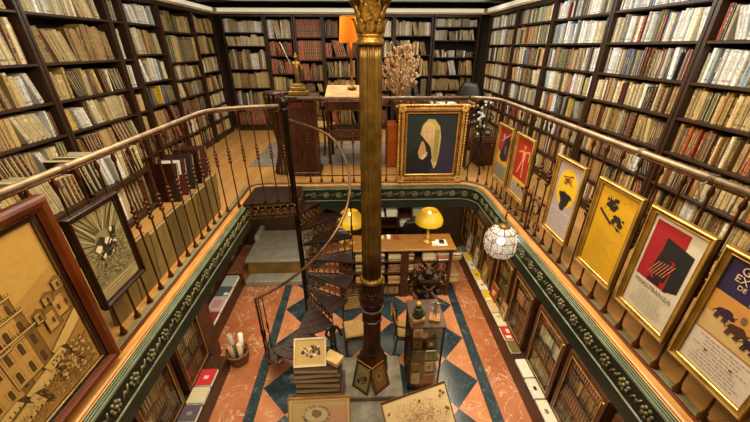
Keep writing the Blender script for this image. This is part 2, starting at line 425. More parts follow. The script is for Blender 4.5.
PW = {  # palettes of rows
    'pale': 'cream*7 white*6 tan*2 pale_blue*1 grey*2 yellow*1 red*1 brown*1 bright_green*1 black*1', 'bluish': 'white*8 pale_blue*4 cream*5 grey*3 blue*1 red*1 brown*1 black*1 olive*1',
    'mix': 'cream*7 white*6 tan*4 parchment*4 brown*4 red*2 green*2 blue*2 grey*3 olive*2 black*3 orange*1 yellow*1 maroon*1',
    'old': 'parchment*8 tan*6 cream*6 ochre*3 brown*4 red*1 olive*2 maroon*2 black*2 white*2', 'warm': 'parchment*7 tan*6 ochre*4 orange*2 brown*5 red*2 cream*5 black*3 blue*1 white*1',
    'left': 'parchment*9 cream*8 tan*4 white*4 red*1 brown*4 yellow*1 black*3 maroon*2', 'dark': 'brown*6 maroon*5 red*3 green*3 black*3 tan*3 blue*1 parchment*2',
    'reds': 'red*9 maroon*4 brown*2', 'olives': 'olive*6 ochre*5 parchment*5 green*1', 'redset': 'red*1', 'vellum': 'cream*6 parchment*4 white*3',
    'blueset': 'blue*3 red*1 green*1', 'tans': 'tan*5 ochre*5 parchment*3', 'leather': 'maroon*4 red*6 brown*5 green*3 black*4 ochre*2 blue*1 orange*4'}
def pal(n):
    out = []
    for w_ in PW[n].split():
        a, b = w_.split('*'); out += [a.replace('_', ' ')] * int(b)
    return out
BOOKS = []     # records
def book_geo(mb, w, h, d, c, style, rnd, split=False):
    """front (spine) at y=0 facing -y, body to y=d, x 0..w"""
    cov = .0022; r = min(w * .16, .006)
    cols = []
    zs = [0]
    k = h
    dk = tuple(x * .35 for x in c); lt = tuple(min(1, x * 1.6 + .05) for x in c)
    gold = hx('b58a3a'); ink = hx('2a1a12')
    if style == 'bands':
        bands = []
        for f in (.1, .27, .44, .61, .78, .92): bands.append((f * h - .002, f * h + .002))
        segs = []; z = 0
        for i, (a, b) in enumerate(bands):
            segs.append((z, a, c if i not in (2, 4) or sum(c) > .35 else (hx('6b1a12') if i == 4 else hx('2a1a10')))); segs.append((a, b, gold)); z = b
        segs.append((z, h, c))
    elif style == 'label':
        q = rnd.uniform(.68, .78); segs = [(0, h * .1, c), (h * .1, h * .115, dk), (h * .115, h * q, c), (h * q, h * (q + rnd.uniform(.05, .1)), rnd.choice([lt, tuple(x * .6 for x in c), lt, tuple(x * .7 for x in c)])), (h * (q + .1), h, c)]; segs[4] = (segs[3][1], h, c)
    elif style == 'title':
        segs = [(0, h * .08, c), (h * .08, h * .14, dk), (h * .14, h * .93, c), (h * .93, h * .95, dk), (h * .95, h, c)]
    else:
        segs = [(0, h * .3, c), (h * .3, h * .34, tuple(x * .7 for x in c)), (h * .34, h, c)]
    prof = [(0, .005 + w * .1), (w * .18, .001), (w * .5, -.001 - w * .05), (w * .82, .001), (w, .005 + w * .1)]
    vs = []; fs = []; cs = []
    zz = [segs[0][0]] + [q[1] for q in segs]
    for z in zz:
        for (x, y) in prof: vs.append((x, y, z))
    for i, q in enumerate(segs):
        for j in range(4):
            a = i * 5 + j; fs.append((a, a + 1, a + 6, a + 5)); cs.append(q[2])
    mb._add(vs, fs, None, cs)
    if style in ('title', 'plain') and w > .016:   # title lettering along the spine
        y = -.0025 - w * .05; a, b = h * rnd.uniform(.3, .4), h * rnd.uniform(.62, .88); q = min(w * .13, .0028)
        tcol = tuple(x * .45 for x in c) if sum(c) > .5 else hx('c8b070')
        n = rnd.randint(3, 6); L = (b - a)
        z = a
        for i in range(n):
            l = L / n * rnd.uniform(.55, .9)
            mb._add([(w * .5 - q, y, z), (w * .5 + q, y, z), (w * .5 + q, y, z + l), (w * .5 - q, y, z + l)], [(0, 1, 2, 3)], None, tcol); z += L / n
    # boards
    mb.box(0, .004 + w * .1, 0, cov, d, h, None, c); mb.box(w - cov, .004 + w * .1, 0, w, d, h, None, c)
    pc = hx('cdb88a')
    pm = MB() if split else mb
    pm.box(cov, cov, .003, w - cov, d - .004, h - .0035, PAGES, pc)
    return pm
def add_book(T, w, h, d, cname, rnd, where, style=None):
    c = hx(rnd.choice(PAL[cname])); f = rnd.uniform(.5, 1.15); c = tuple(min(1, x * f) for x in c)
    if style is None: style = rnd.choice(['title', 'title', 'plain', 'label', 'label'] + (['bands'] * 2 if cname in ('brown', 'red', 'maroon', 'tan', 'green', 'ochre', 'parchment') else []))
    BOOKS.append(dict(T=T, w=w, h=h, d=d, c=c, cn=cname, style=style, where=where, seed=rnd.random()))
WALLS = {'left': lambda s: Matrix(((0, -1, 0, XL), (1, 0, 0, s), (0, 0, 1, 0), (0, 0, 0, 1))),
         'right': lambda s: Matrix(((0, 1, 0, XR), (-1, 0, 0, s), (0, 0, 1, 0), (0, 0, 0, 1))),
         'far': lambda s: Matrix(((1, 0, 0, s), (0, 1, 0, YF), (0, 0, 1, 0), (0, 0, 0, 1)))}
ORD = ['', 'first', 'second', 'third', 'fourth', 'fifth', 'sixth', 'seventh', 'eighth', 'ninth', 'tenth', 'eleventh']
def fill_row(M, s0, s1, z, clear, rnd, palette, where, wr=(.014, .036), hr=(.72, .93), dep=(.13, .19), lean=.1, gap=.03, setp=.16, inset=.022):
    P = pal(palette) if palette in PW else [palette]
    s = s0 + .004; k = 0; last = None
    while s < s1 - wr[0] - .004:
        if rnd.random() < gap and s > s0 + .05: s += rnd.uniform(.01, .05)
        n = 1; cn = rnd.choice(P); w = rnd.uniform(*wr) * (1.0 if rnd.random() > .1 else 1.35); h = clear * rnd.uniform(*hr); st = None
        if palette in ('redset', 'blueset', 'vellum', 'olives') or rnd.random() < setp: n = rnd.randint(2, 5)
        if palette == 'redset': n = 40; st = 'bands'; w = .034; h = clear * .9
        if palette in ('leather', 'blueset'): st = 'bands'
        th = 0
        if rnd.random() < lean:
            th = R(rnd.uniform(6, 17)) * (1 if rnd.random() < .75 else .5); n = max(n, rnd.randint(2, 5)); s += h * math.sin(th) * .92
        d = rnd.uniform(*dep); y = inset + rnd.uniform(0, .035)
        for i in range(n):
            ww = w * (1 if st else rnd.uniform(.92, 1.08)); hh = h * (rnd.uniform(.985, 1.0) if st else rnd.uniform(.94, 1.0))
            if s + ww / math.cos(th) > s1 - .004: return
            k += 1
            T = M @ Matrix.Translation((s, y + (0 if st else rnd.uniform(0, .012)), z)) @ Matrix.Rotation(-th, 4, 'Y')
            add_book(T, ww, hh, d, cn, rnd, where + (k,), st); s += (ww + rnd.uniform(.0008, .003)) / math.cos(th)
def flat_stack(M, s, z, n, rnd, palette, where, w=.22, k0=80):
    P = pal(palette); zz = z
    for i in range(n):
        t = rnd.uniform(.018, .035); 
        T = M @ Matrix.Translation((s + rnd.uniform(0, .015), .02 + rnd.uniform(0, .01), zz)) @ Matrix.Rotation(R(-90), 4, 'Y') @ Matrix.Translation((0, 0, -w))
        add_book(T, t, w, .16, rnd.choice(P), rnd, where + (k0 + i,)); zz += t + .001
def bookcase(wall, s0, s1, shelves, top, depth, label, rows, wkey, seed, thick=.021, side=.028, nside=(1, 1), group=None, kick=.09, xoff=0, **kw):
    rnd = random.Random(seed); M = WALLS[wall](0) if wall in WALLS else wall
    W = s1 - s0
    if wall == 'left': M = WALLS['left'](s0)
    elif wall == 'right': M = WALLS['right'](s1)      # s1 = far end, s grows towards the camera
    elif wall == 'far': M = WALLS['far'](s0)
    M.translation.x += xoff
    root = empty('bookcase', label=label, cat='bookcase', group=group); root.matrix_world = M
    for x in (0, W - side):
        MB().box(x, 0, 0, x + side, depth, top).build('side_panel', WOOD, root)
    MB().box(side, depth - .012, 0, W - side, depth, top).build('back_panel', WOODB, root)
    MB().box(side, .02, 0, W - side, .05, kick).build('plinth', WOOD, root)
    MB().box(0, -.008, top - .045, W, depth, top).build('top_rail', WOOD, root)
    for z in shelves:
        MB().box(side, .004, z - thick, W - side, depth - .012, z, bev=.003).build('shelf', WOOD, root)
    zs = sorted(shelves) + [top - .05]
    for i in range(len(zs) - 1):
        ri = len(zs) - 2 - i
        p = rows[min(ri, len(rows) - 1)]
        if p is None: continue
        kk = dict(kw)
        if isinstance(p, tuple): p, ex = p; kk.update(ex)
        fill_row(M, side, W - side, zs[i], zs[i + 1] - thick - zs[i] if i < len(zs) - 2 else zs[i + 1] - zs[i], rnd, p, (wkey, ri + 1), **kk)
    return root, M
LSH = [.10, .36, .62, .885, 1.165, 1.475, 1.86]
LR = ['left', 'left', 'left', 'left', 'left', 'old', 'old']
gl = 'bookcases along the gallery walls'
lbs = dict(wr=(.018, .042), hr=(.74, .95), dep=(.15, .2), lean=.42, gap=.07)
bookcase('left', 1.05, 2.09, LSH, 2.15, .3, 'dark wood bookcase on left wall nearest the camera, beyond the big framed engraving', LR, 'nearest left-wall bay', 11, **lbs)
bookcase('left', 2.10, 3.15, LSH, 2.15, .3, 'dark wood bookcase, second bay from camera on left wall, above the small dark frame', ['left', 'left', 'left', 'left', 'old', 'old', 'old'], 'second left-wall bay', 12, **lbs)
bookcase('left', 3.16, 4.20, LSH, 2.15, .3, 'dark wood bookcase, third bay from the camera on the left wall, leaning tan volumes', ['vellum', ('tans', dict(lean=.6)), 'left', 'left', 'old', 'old', 'old'], 'third left-wall bay', 13, **lbs)
bookcase('left', 4.21, 4.46, LSH, 2.15, .3, 'very narrow dark bookcase column between wider bays on left wall', ['bluish', 'bluish', 'bluish', 'vellum', 'old', 'dark', 'dark'], 'narrow left-wall bay', 14, wr=(.02, .04), hr=(.75, .93), dep=(.15, .2), lean=.0)
bookcase('left', 4.47, 5.22, [.1, .38, .64, .90, 1.20, 1.52, 1.86], 2.15, .3, 'dark wood bookcase, fifth bay on the left wall, with pale and bluish books', ['bluish', ('pale', {}), 'bluish', 'mix', 'dark', 'dark', 'old'], 'fifth left-wall bay', 15, **lbs)
bookcase('left', 5.23, 6.22, [.1, .36, .64, .90, 1.16, 1.40, 1.80], 2.15, .3, 'dark wood bookcase on left wall with bright green and red books', [('olives', dict(hr=(.6, .9))), ('olives', dict(hr=(.8, .95), lean=0)), 'old', 'mix', 'dark', 'mix', 'old'], 'sixth left-wall bay', 16, **lbs)
bookcase('left', 6.23, 7.1, [.1, .36, .62, .88, 1.2, 1.5, 1.82], 2.15, .3, 'dark wood bookcase at the far end of the left wall, beside the corner', ['tans', 'olives', 'mix', 'old', 'pale', 'mix', 'old'], 'far left-wall bay', 17, **lbs)
sd_k = {41: 'nearest low left case', 42: 'middle low left case', 43: 'farthest low left case'}
for (a, b, t, sd) in ((1.05, 1.83, 'nearest the camera', 41), (1.84, 2.62, 'in the middle of three', 42), (2.63, 3.42, 'farthest of three', 43)):
    wk = sd_k[sd]; _, Ml = bookcase('left', a, b, [.07], .47, .42, 'low dark bookcase of tall volumes below the left wall shelves, ' + t, ['left'], wk, sd, xoff=.43, wr=(.025, .055), hr=(.84, .97), dep=(.18, .24), lean=.4, gap=.06, kick=.05)
    fill_row(Ml, .01, b - a - .01, .4705, .33, random.Random(sd + 50), 'left', ('atop the ' + wk, 1), wr=(.022, .05), hr=(.7, .95), dep=(.2, .3), lean=.35, gap=.04, inset=.01)
RSH = [.10, .34, .60, .86, 1.12, 1.37, 1.64, 1.905]
rbs = dict(wr=(.012, .029), hr=(.80, .96), dep=(.12, .16), lean=.03, gap=.01)
bookcase('right', .35, 1.43, RSH, 2.15, .3, 'dark wood bookcase on the right wall beside the camera, mostly out of view', ['bluish', 'bluish', 'mix', 'mix', 'warm', 'warm', 'warm', 'warm'], 'right-wall bay beside the camera', 21, **rbs)
bookcase('right', 1.44, 2.51, RSH, 2.15, .3, 'dark wood bookcase on the right wall, nearest bay, cut by the photo edge', ['bluish', 'bluish', 'bluish', 'old', 'warm', 'warm', 'warm', 'warm'], 'nearest right-wall bay', 22, **rbs)
bookcase('right', 2.52, 3.56, RSH, 2.15, .3, 'dark wood bookcase, second bay from the camera on right wall', ['bluish', 'bluish', 'mix', 'old', 'old', 'warm', 'warm', 'warm'], 'second right-wall bay', 23, **rbs)
bookcase('right', 3.57, 4.66, RSH, 2.15, .3, 'dark wood bookcase, third bay from the camera on right wall', ['bluish', 'bluish', 'mix', 'pale', 'mix', 'mix', 'warm', 'warm'], 'third right-wall bay', 24, **rbs)
bookcase('right', 4.67, 5.76, RSH, 2.15, .3, 'dark wood bookcase, fourth bay from the camera on right wall', ['pale', 'mix', 'mix', 'old', 'mix', 'mix', 'warm', 'warm'], 'fourth right-wall bay', 25, **rbs)
bookcase('right', 5.77, 6.95, RSH, 2.15, .3, 'dark wood bookcase at the far end of the right wall, beside the corner', ['pale', 'pale', 'mix', 'old', 'mix', 'mix', 'old', 'old'], 'farthest right-wall bay', 26, **rbs)
fbs = dict(wr=(.018, .04), hr=(.72, .94), dep=(.14, .2), lean=.08, gap=.03)
bookcase('far', -2.6, -1.81, [.12, .5, .86, 1.21, 1.62, 1.85], 2.15, .3, 'dark bookcase on the far wall in the left corner', ['vellum', 'vellum', ('mix', {}), 'olives', 'mix', 'reds'], 'corner far-wall bay', 31, **fbs)
bookcase('far', -1.80, -1.27, [.12, .5, .8, 1.12, 1.45, 1.75], 2.15, .3, 'narrow dark bookcase on far wall with cream books over red bindings', ['vellum', 'reds', 'reds', 'olives', 'dark', 'dark'], 'second far-wall bay', 32, **fbs)
bookcase('far', -1.26, -.73, [.12, .5, .78, 1.0, 1.37, 1.77], 2.15, .3, 'dark bookcase on far wall filled with matching red gilt-banded volumes', ['redset', 'redset', 'dark', 'dark', 'dark', 'dark'], 'red-set far-wall bay', 33, **fbs)
bookcase('far', -.72, -.06, [.12, .5, .74, 1.06, 1.42, 1.78], 2.15, .3, 'dark bookcase on far wall behind the amber lamp', ['dark', 'reds', 'dark', 'tans', 'dark', 'dark'], 'lamp-side far-wall bay', 34, **fbs)
bookcase('far', -.05, .64, [.12, .5, .8, 1.1, 1.42, 1.78], 2.15, .3, 'dark bookcase on far wall mostly hidden behind the gilt column', ['vellum', 'mix', 'mix', 'dark', 'dark', 'dark'], 'hidden far-wall bay', 35, **fbs)
bookcase('far', .65, 1.39, [.12, .62, 1.08, 1.46, 1.80], 2.15, .3, 'dark bookcase on far wall behind the curling gilt ornament', ['vellum', 'mix', 'tans', 'blueset', 'dark'], 'sixth far-wall bay', 36, **fbs)
bookcase('far', 1.41, 2.3, [.12, .46, .80, 1.09, 1.42, 1.72, 1.95], 2.15, .3, 'dark bookcase on the far wall in the right corner', ['pale', ('pale', dict(lean=.4, gap=.3)), ('pale', dict(gap=.9, hr=(.3, .5))), ('mix', {}), 'olives', 'mix', 'dark'], 'right-corner far-wall bay', 37, **fbs)

# ------------------------------------------------------------------ balustrade
BAL = None
def baluster_mb():
    mb = MB()
    pr = [(.019, .0), (.021, .008), (.019, .022), (.011, .030), (.0125, .045), (.0068, .06), (.0068, .50), (.010, .505)]
    for q in range(4):
        z = .515 + q * .037; pr += [(.0165, z), (.019, z + .008), (.0165, z + .016), (.0085, z + .022), (.0085, z + .031)]
    pr += [(.012, .665), (.0068, .675), (.0068, .97), (.0135, .985), (.0135, 1.0), (.008, 1.02), (.008, 1.05)]
    mb.lathe(pr, n=10)
    return mb
def railing(name, pts, label, spacing=.142, lower=False, skip=None):
    root = empty(name, label=label, cat='railing', group='bronzed iron gallery railings')
    V = [Vector(p) for p in pts]
    MB().tube([(p.x, p.y, 1.06) for p in V], .017, 8).build('handrail', RAIL, root)
    MB().tube([(p.x, p.y, 1.035) for p in V], .007, 6).build('under_bar', IRON, root)
    if lower: MB().tube([(p.x, p.y, .09) for p in V], .008, 6).build('lower_bar', IRON, root)
    L = 0; k = 0; nxt = spacing / 2
    global BAL
    for i in range(len(V) - 1):
        d = (V[i + 1] - V[i]).length
        while nxt <= L + d:
            p = V[i] + (V[i + 1] - V[i]) * ((nxt - L) / d)
            if BAL is None:
                BAL = baluster_mb().build('baluster', IRON, root); o = BAL
            else:
                o = BAL.copy(); col.objects.link(o); o.parent = root
            o.location = (p.x, p.y, .004); nxt += spacing; k += 1
        L += d
    return root
RLX, RRX, RFY = -1.5, 1.6, 4.085
railing('railing', [(RLX, .2), (RLX, 3.1)] + arc(RLX + .3, 3.12, .3, 180, 120, 5) + [(-1.1, 3.5), (-.84, 3.54)], 'iron railing with ringed balusters along the left side, curving to the spiral stair')
railing('railing', [(-.76, RFY), (1.28, RFY)], 'straight iron railing on the far side behind the veiled figure painting', lower=True)
railing('railing', arc(RRX - .3, RFY - .3, .3, 88, 0, 6) + [(RRX, .2)], 'iron railing with ringed balusters along the right side, behind the posters')

# ------------------------------------------------------------------ column
def column():
    root = empty('cast_iron_column', (.085, 3.3, 0), label='tall fluted gilt iron column with leafy capital standing in the centre', cat='column', kind='thing')
    MB().lathe([(.118, -.95), (.116, -.5), (.112, .3), (.108, 1.5), (.104, 1.62)], n=120, flute=14, fd=.2, smooth=True).build('shaft', BRONZE, root)
    MB().lathe([(.12, 1.615), (.134, 1.625), (.134, 1.645), (.115, 1.66), (.112, 1.68), (.122, 1.69), (.115, 1.70)], n=32).build('neck_ring', BRONZG, root)
    mb = MB(); mb.lathe([(.112, 1.52), (.115, 1.7), (.13, 1.85), (.17, 1.95), (.18, 1.97)], n=24)
    def leaf(a, z0, h, wd, out, r0):
        rows = []
        for i in range(8):
            t = i / 7; ww = wd * (math.sin(PI * min(t * .85 + .18, 1))) * (1 + .25 * math.sin(t * 20)); rr = r0 + out * t ** 2.2 + (.012 if 0 < i < 7 else 0)
            z = z0 + h * (t if t < .85 else .85 + (t - .85) * -.6)
            ring = []
            for u in (-1, -.5, 0, .5, 1):
                rad = rr - abs(u) * .006 + (.008 if u == 0 else 0); aa = a + u * ww / rr
                ring.append((rad * math.cos(aa), rad * math.sin(aa), z))
            for u in (1, 0, -1):
                rad = rr - .014; aa = a + u * ww / rr; ring.append((rad * math.cos(aa), rad * math.sin(aa), z))
            rows.append(ring)
        mb.loft(rows, smooth=True)
    for k in range(8): leaf(2 * PI * k / 8, 1.53, .2, .05, .05, .118)
    for k in range(8): leaf(2 * PI * (k + .5) / 8, 1.64, .24, .05, .065, .12)
    for k in range(4):
        a = PI / 4 + k * PI / 2
        for sg in (-1, 1):
            pts = []
            for i in range(22):
                t = i * .45; rr = .052 * (1 - i / 26)
                pts.append((.215 + rr * math.cos(t + PI / 2) * .8, sg * (.028 + .0), 1.905 - .0 + rr * math.sin(t + PI / 2)))
            T = Matrix.Rotation(a, 4, 'Z'); mb.T = T
            mb.tube([(.12, sg * .05, 1.72), (.14, sg * .045, 1.82), (.18, sg * .035, 1.93)] + pts, [.013] * 6 + [.011] * 19, 6); mb.T = Matrix.Identity(4)
        b = k * PI / 2
        for q in range(6):
            aa = q * PI / 3
            T = Matrix.Rotation(b, 4, 'Z'); mb.T = T; mb.ball(.185, .026 * math.cos(aa), 1.93 + .026 * math.sin(aa), .016, n=6); mb.T = Matrix.Identity(4)
        mb.T = Matrix.Rotation(b, 4, 'Z'); mb.ball(.195, 0, 1.93, .016, n=6); mb.T = Matrix.Identity(4)
    mb.v = [(x * .93, y * .93, 1.70 + (z - 1.53) * .72) for x, y, z in mb.v]
    mb.build('capital', BRONZG, root)
    ab = []
    for k in range(4):
        a = PI / 4 + k * PI / 2
        for da, rr in ((-.12, .27), (.12, .27)): ab.append((rr * math.cos(a + da), rr * math.sin(a + da)))
        ab.append((.19 * math.cos(a + PI / 4), .19 * math.sin(a + PI / 4)))
    ab = [(x * .93, y * .93) for x, y in ab]; m = MB(); m.prism(ab, 1.99, 2.03); m.lathe([(.13, 2.03), (.13, 2.27)], n=24); m.lathe([(.24, 2.27), (.24, 2.358)], n=8, smooth=False)
    m.build('abacus', BRONZG, root)
    MB().lathe([(.125, -.95), (.142, -.965), (.15, -.985), (.142, -1.005), (.125, -1.015), (.12, -1.03)], n=32).build('lower_ring', GOLD, root)
    m = MB(); m.lathe([(.12, -1.03), (.13, -1.08), (.148, -1.2), (.15, -1.35), (.135, -1.42)], n=28)
    for k in range(8):
        a = 2 * PI * k / 8
        m.T = Matrix.Rotation(a, 4, 'Z')
        m.ball(.145, 0, -1.22, .035, n=8, sx=.5); m.ball(.148, 0, -1.22, .016, n=6)
        m.tube([(.14, -.05, -1.12), (.155, -.03, -1.16), (.156, 0, -1.13), (.155, .03, -1.16), (.14, .05, -1.12)], .007, 5)
        m.tube([(.148, -.05, -1.34), (.158, -.025, -1.3), (.158, 0, -1.34), (.158, .025, -1.3), (.148, .05, -1.34)], .008, 5)
        m.T = Matrix.Identity(4)
    m.build('ornamented_drum', BRONZD, root)
    m = MB(); m.lathe([(.135, -1.42), (.165, -1.435), (.165, -1.47), (.14, -1.49), (.128, -1.52)], n=8, smooth=False)
    m.lathe([(.125, -1.5), (.125, -1.62), (.14, -1.63), (.14, -1.655), (.125, -1.67), (.125, -2.25)], n=8, smooth=False, ph=PI / 8)
    m.lathe([(.125, -2.2), (.145, -2.23), (.145, -2.27), (.16, -2.30), (.19, -2.36), (.19, -2.40), (.235, -2.47), (.24, -2.548)], n=8, smooth=False, ph=PI / 8)
    m.build('octagonal_pedestal', BRONZD, root)
column()
pl = empty('stone_platform', (0.07, 3.0, ZF), label='low worn grey stone platform carrying the column', cat='platform', kind='thing')
MB().box(-.42, -.2, .001, .42, .45, .149, bev=.012).build('platform_slab', STONEW, pl)
MB().box(-.5, -.55, .001, .5, -.2, .075, bev=.012).build('platform_step', STONEW, pl)

# ------------------------------------------------------------------ spiral staircase
SC = (-.80, 3.53)
def stairs():
    cx, cy = SC; r0, r1 = .03, .66
    root = empty('spiral_staircase', (cx, cy, ZF), label='cast iron spiral staircase with lacy risers winding down to the marble floor', cat='staircase')
    Z0 = -ZF
    MB().lathe([(.05, .0), (.05, .05), (.032, .07), (.032, Z0 + 1.0), (.042, Z0 + 1.01), (.042, Z0 + 1.03), (.025, Z0 + 1.05)], n=16).build('newel_post', IRONK, root)
    m = MB(); m.ball(0, 0, Z0 + 1.10, .055, n=14); m.lathe([(.02, Z0 + 1.14), (.012, Z0 + 1.17), (.002, Z0 + 1.19)], n=10); m.build('finial', DKBRZ, root)
    def P(r, a, z): return (r * math.cos(R(a)), r * math.sin(R(a)), Z0 + z)
    n = 12; A0 = 86; dA = 23; rise = 2.7 / 13
    def lace(mb, pa, pb, z0, z1):
        # a lacy panel between two plan points
        a, b = Vector(pa), Vector(pb); d = b - a; L = d.length; t = d / L
        M = Matrix(((t.x, -t.y, 0, a.x), (t.y, t.x, 0, a.y), (0, 0, 1, z0), (0, 0, 0, 1))); mb.T = M
        H = z1 - z0
        mb.box(0, -.004, 0, L, .004, .012); mb.box(0, -.004, H - .012, L, .004, H)
        k = max(2, int(L / .075)); w_ = L / k
        for i in range(k):
            x = (i + .5) * w_
            mb.torus(x, 0, H * .5, min(w_, H) * .36, .0065, 'y', 10, 4)
            mb.torus(x, 0, H * .5, .012, .006, 'y', 6, 4)
            for sx in (-1, 1):
                for sz in (-1, 1):
                    mb.tube([(x + sx * w_ * .1, 0, H * .5 + sz * H * .12), (x + sx * w_ * .42, 0, H * .5 + sz * H * .22), (x + sx * w_ * .5, 0, H * .5 + sz * H * .42)], .006, 4)
            mb.box(x + w_ / 2 - .003, -.003, 0, x + w_ / 2 + .003, .003, H)
        mb.T = Matrix.Identity(4)
    for i in range(n):
        a = A0 - i * dA - dA; z = -(i + 1) * rise      # tread spans a .. a+dA
        pts = [P(r0, a - 2, 0)[:2]] + [P(r1, a - 3 + (dA + 3) * k / 5, 0)[:2] for k in range(6)] + [P(r0, a + dA, 0)[:2]]
        mb = MB(); mb.prism(pts, Z0 + z - .018, Z0 + z)
        # raised ribs of the chequered casting
        for rr in (.16, .26, .36, .46, .56):
            mb.tube([P(rr, a + (dA) * k / 4, z + .002) for k in range(5)], .0035, 4)
        mb.tube([P(r1 - .004, a - 3 + (dA + 3) * k / 5, z - .01) for k in range(6)], .012, 5)
        tr = mb.build('tread', TREAD, root)
        mb = MB(); lace(mb, P(r0 + .02, a + dA, 0)[:2], P(r1 - .01, a + dA, 0)[:2], Z0 + z, Z0 + z + rise - .018)
        mb.build('riser', LACE, root)
        # outer string, scalloped
        for fr in (.25,) if i < 11 else (.05, .9):
            if i < 9 and i != 3: continue
            p = P(r1 - .012, a + dA * fr, 0); zt = .95 + (fr - .0) * rise - .01
            b = MB(); pr = [(.012, Z0 + z), (.013, Z0 + z + .012), (.008, Z0 + z + .03), (.008, Z0 + z + .36)]
            for q in range(3): pr += [(.009, Z0 + z + .37 + q * .035), (.017, Z0 + z + .38 + q * .035), (.017, Z0 + z + .39 + q * .035), (.009, Z0 + z + .40 + q * .035)]
            pr += [(.008, Z0 + z + .49), (.008, Z0 + z + zt)]
            b.lathe(pr, n=8); b.build('baluster', IRONK, root, loc=(p[0], p[1], 0))
    rl = []
    for k in range(70):
        t = k / 69; a = A0 - 4 - t * 270; z = .95 - (A0 - a) / dA * rise
        rr = r1 - .012
        if t < .14: rr = .05 + (r1 - .062) * math.sin(t / .14 * PI / 2)
        rl.append(P(rr, a, z))
    MB().tube(rl, .016, 8).build('handrail', mat('bronze_rail', '8f6e52', .3, metal=.5, c2='5f432e', scale=10), root)
    # landing
    L = MB(); L.prism([(-.58, -.10), (.02, -.02), (.02, .45), (-.57, .45)], Z0 - .03, Z0 - .004); L.build('landing_plate', TREAD, root)
    mb = MB(); lace(mb, (-.575, -.11), (0, -.03), Z0 - .19, Z0 - .03); mb.build('landing_fringe', LACE, root)
    mb = MB(); lace(mb, (.02, .03), (.02, .46), Z0 - .19, Z0 - .03); mb.build('landing_fringe', LACE, root)
stairs()

# ------------------------------------------------------------------ pictures
def art_mesh(shapes, z0=.0, dz=.0006):
    mb = MB()
    for i, (pts, c) in enumerate(shapes):
        c = hx(c) if isinstance(c, str) else c; z = z0 + dz * (i if i < 6 else 6 + (i - 6) * .02)
        mb._add([(x, y, z) for x, y in pts], [tuple(range(len(pts)))], None, c)
    return mb
def rect(x0, y0, x1, y1): return [(x0, y0), (x1, y0), (x1, y1), (x0, y1)]
def disc(cx, cy, rx, ry=None, n=18, a0=0, j=0, rnd=None):
    ry = ry or rx
    return [(cx + rx * math.cos(2 * PI * k / n + a0) * (1 + (rnd.uniform(-j, j) if rnd else 0)), cy + ry * math.sin(2 * PI * k / n + a0) * (1 + (rnd.uniform(-j, j) if rnd else 0))) for k in range(n)]
def line(x0, y0, x1, y1, t=.0015):
    d = math.hypot(x1 - x0, y1 - y0) or 1e-6; nx, ny = -(y1 - y0) / d * t, (x1 - x0) / d * t
    return [(x0 - nx, y0 - ny), (x1 - nx, y1 - ny), (x1 + nx, y1 + ny), (x0 + nx, y0 + ny)]
def textlines(x0, x1, y0, y1, n, c, rnd, t=.0018, centered=True):
    out = []
    for i in range(n):
        y = y1 - (y1 - y0) * i / max(1, n - 1); ww = (x1 - x0) * rnd.uniform(.55, 1); xs = (x0 + x1 - ww) / 2 if centered else x0; x = xs
        while x < xs + ww - .006:
            l = rnd.uniform(.006, .022); out.append((rect(x, y - t, min(x + l, xs + ww), y + t), c)); x += l + .005
    return out
def picture(name, label, M, w, h, bar, prof, fm, shapes, cat='picture', group=None, texts=(), glass=False, im=None, inner=None, partname='print'):
    """local x right, y up, z towards the viewer; prof = [(inset, height)...] of the frame"""
    root = empty(name, label=label, cat=cat, group=group); root.matrix_world = M
    rings = []
    for (i, hh) in prof: rings.append([(i, i, hh), (w - i, i, hh), (w - i, h - i, hh), (i, h - i, hh)])
    mb = MB(); mats = inner or []
    for k in range(len(rings) - 1):
        mb.loft([rings[k], rings[k + 1]], mats[k] if k < len(mats) and mats[k] else fm, caps=False)
    mb.box(.004, .004, -.012, w - .004, h - .004, .002, WOODB)
    mb.build('frame', fm, root)
    b = bar; W, H = w - 2 * b, h - 2 * b
    pr = art_mesh(shapes, .004).build(partname, im or INK, root, loc=(b, b, 0))
    for (t, x, y, s, c, *al) in texts:
        cu = bpy.data.curves.new('lettering', 'FONT'); cu.body = t; cu.size = s; cu.align_x = 'CENTER'; cu.align_y = 'CENTER'; cu.extrude = .0003
        cu.materials.append(mat('ink_' + c, c, .7))
        tmp = bpy.data.objects.new('lettering_curve', cu); me = bpy.data.meshes.new_from_object(tmp); bpy.data.objects.remove(tmp)
        o = bpy.data.objects.new('lettering', me); col.objects.link(o); o.parent = pr; o.location = (x, y, .0105)
    return root
def wallM(side, x, yl, z, tilt=0):
    if side == 'right': M = Matrix(((0, 0, -1, x), (-1, 0, 0, yl), (0, 1, 0, z), (0, 0, 0, 1)))
    elif side == 'left': M = Matrix(((0, 0, 1, x), (1, 0, 0, yl), (0, 1, 0, z), (0, 0, 0, 1)))
    else: M = Matrix(((1, 0, 0, x), (0, 0, -1, yl), (0, 1, 0, z), (0, 0, 0, 1)))
    return M @ Matrix.Rotation(R(tilt), 4, 'X')
GP = [(0, 0), (0, .026), (.004, .03), (.009, .03), (.012, .022), (.026, .016), (.029, .019), (.032, .014), (.033, .004)]
GI = [None, GOLDL, GOLDL, None, None, GOLDL, GOLDL, None]
def poster(yl, yr, label, shapes, texts=(), z=.205, h=.64):
    w_ = yl - yr
    return picture('framed_poster', label, wallM('right', 1.572, yl, z, 0), w_, h, .03, GP, GOLD, shapes, cat='poster', group='gold-framed posters hung on the right railing', texts=texts, inner=GI)
rn = random.Random(5)
def PW_(w_, h=.64): return w_ - .06, h - .06
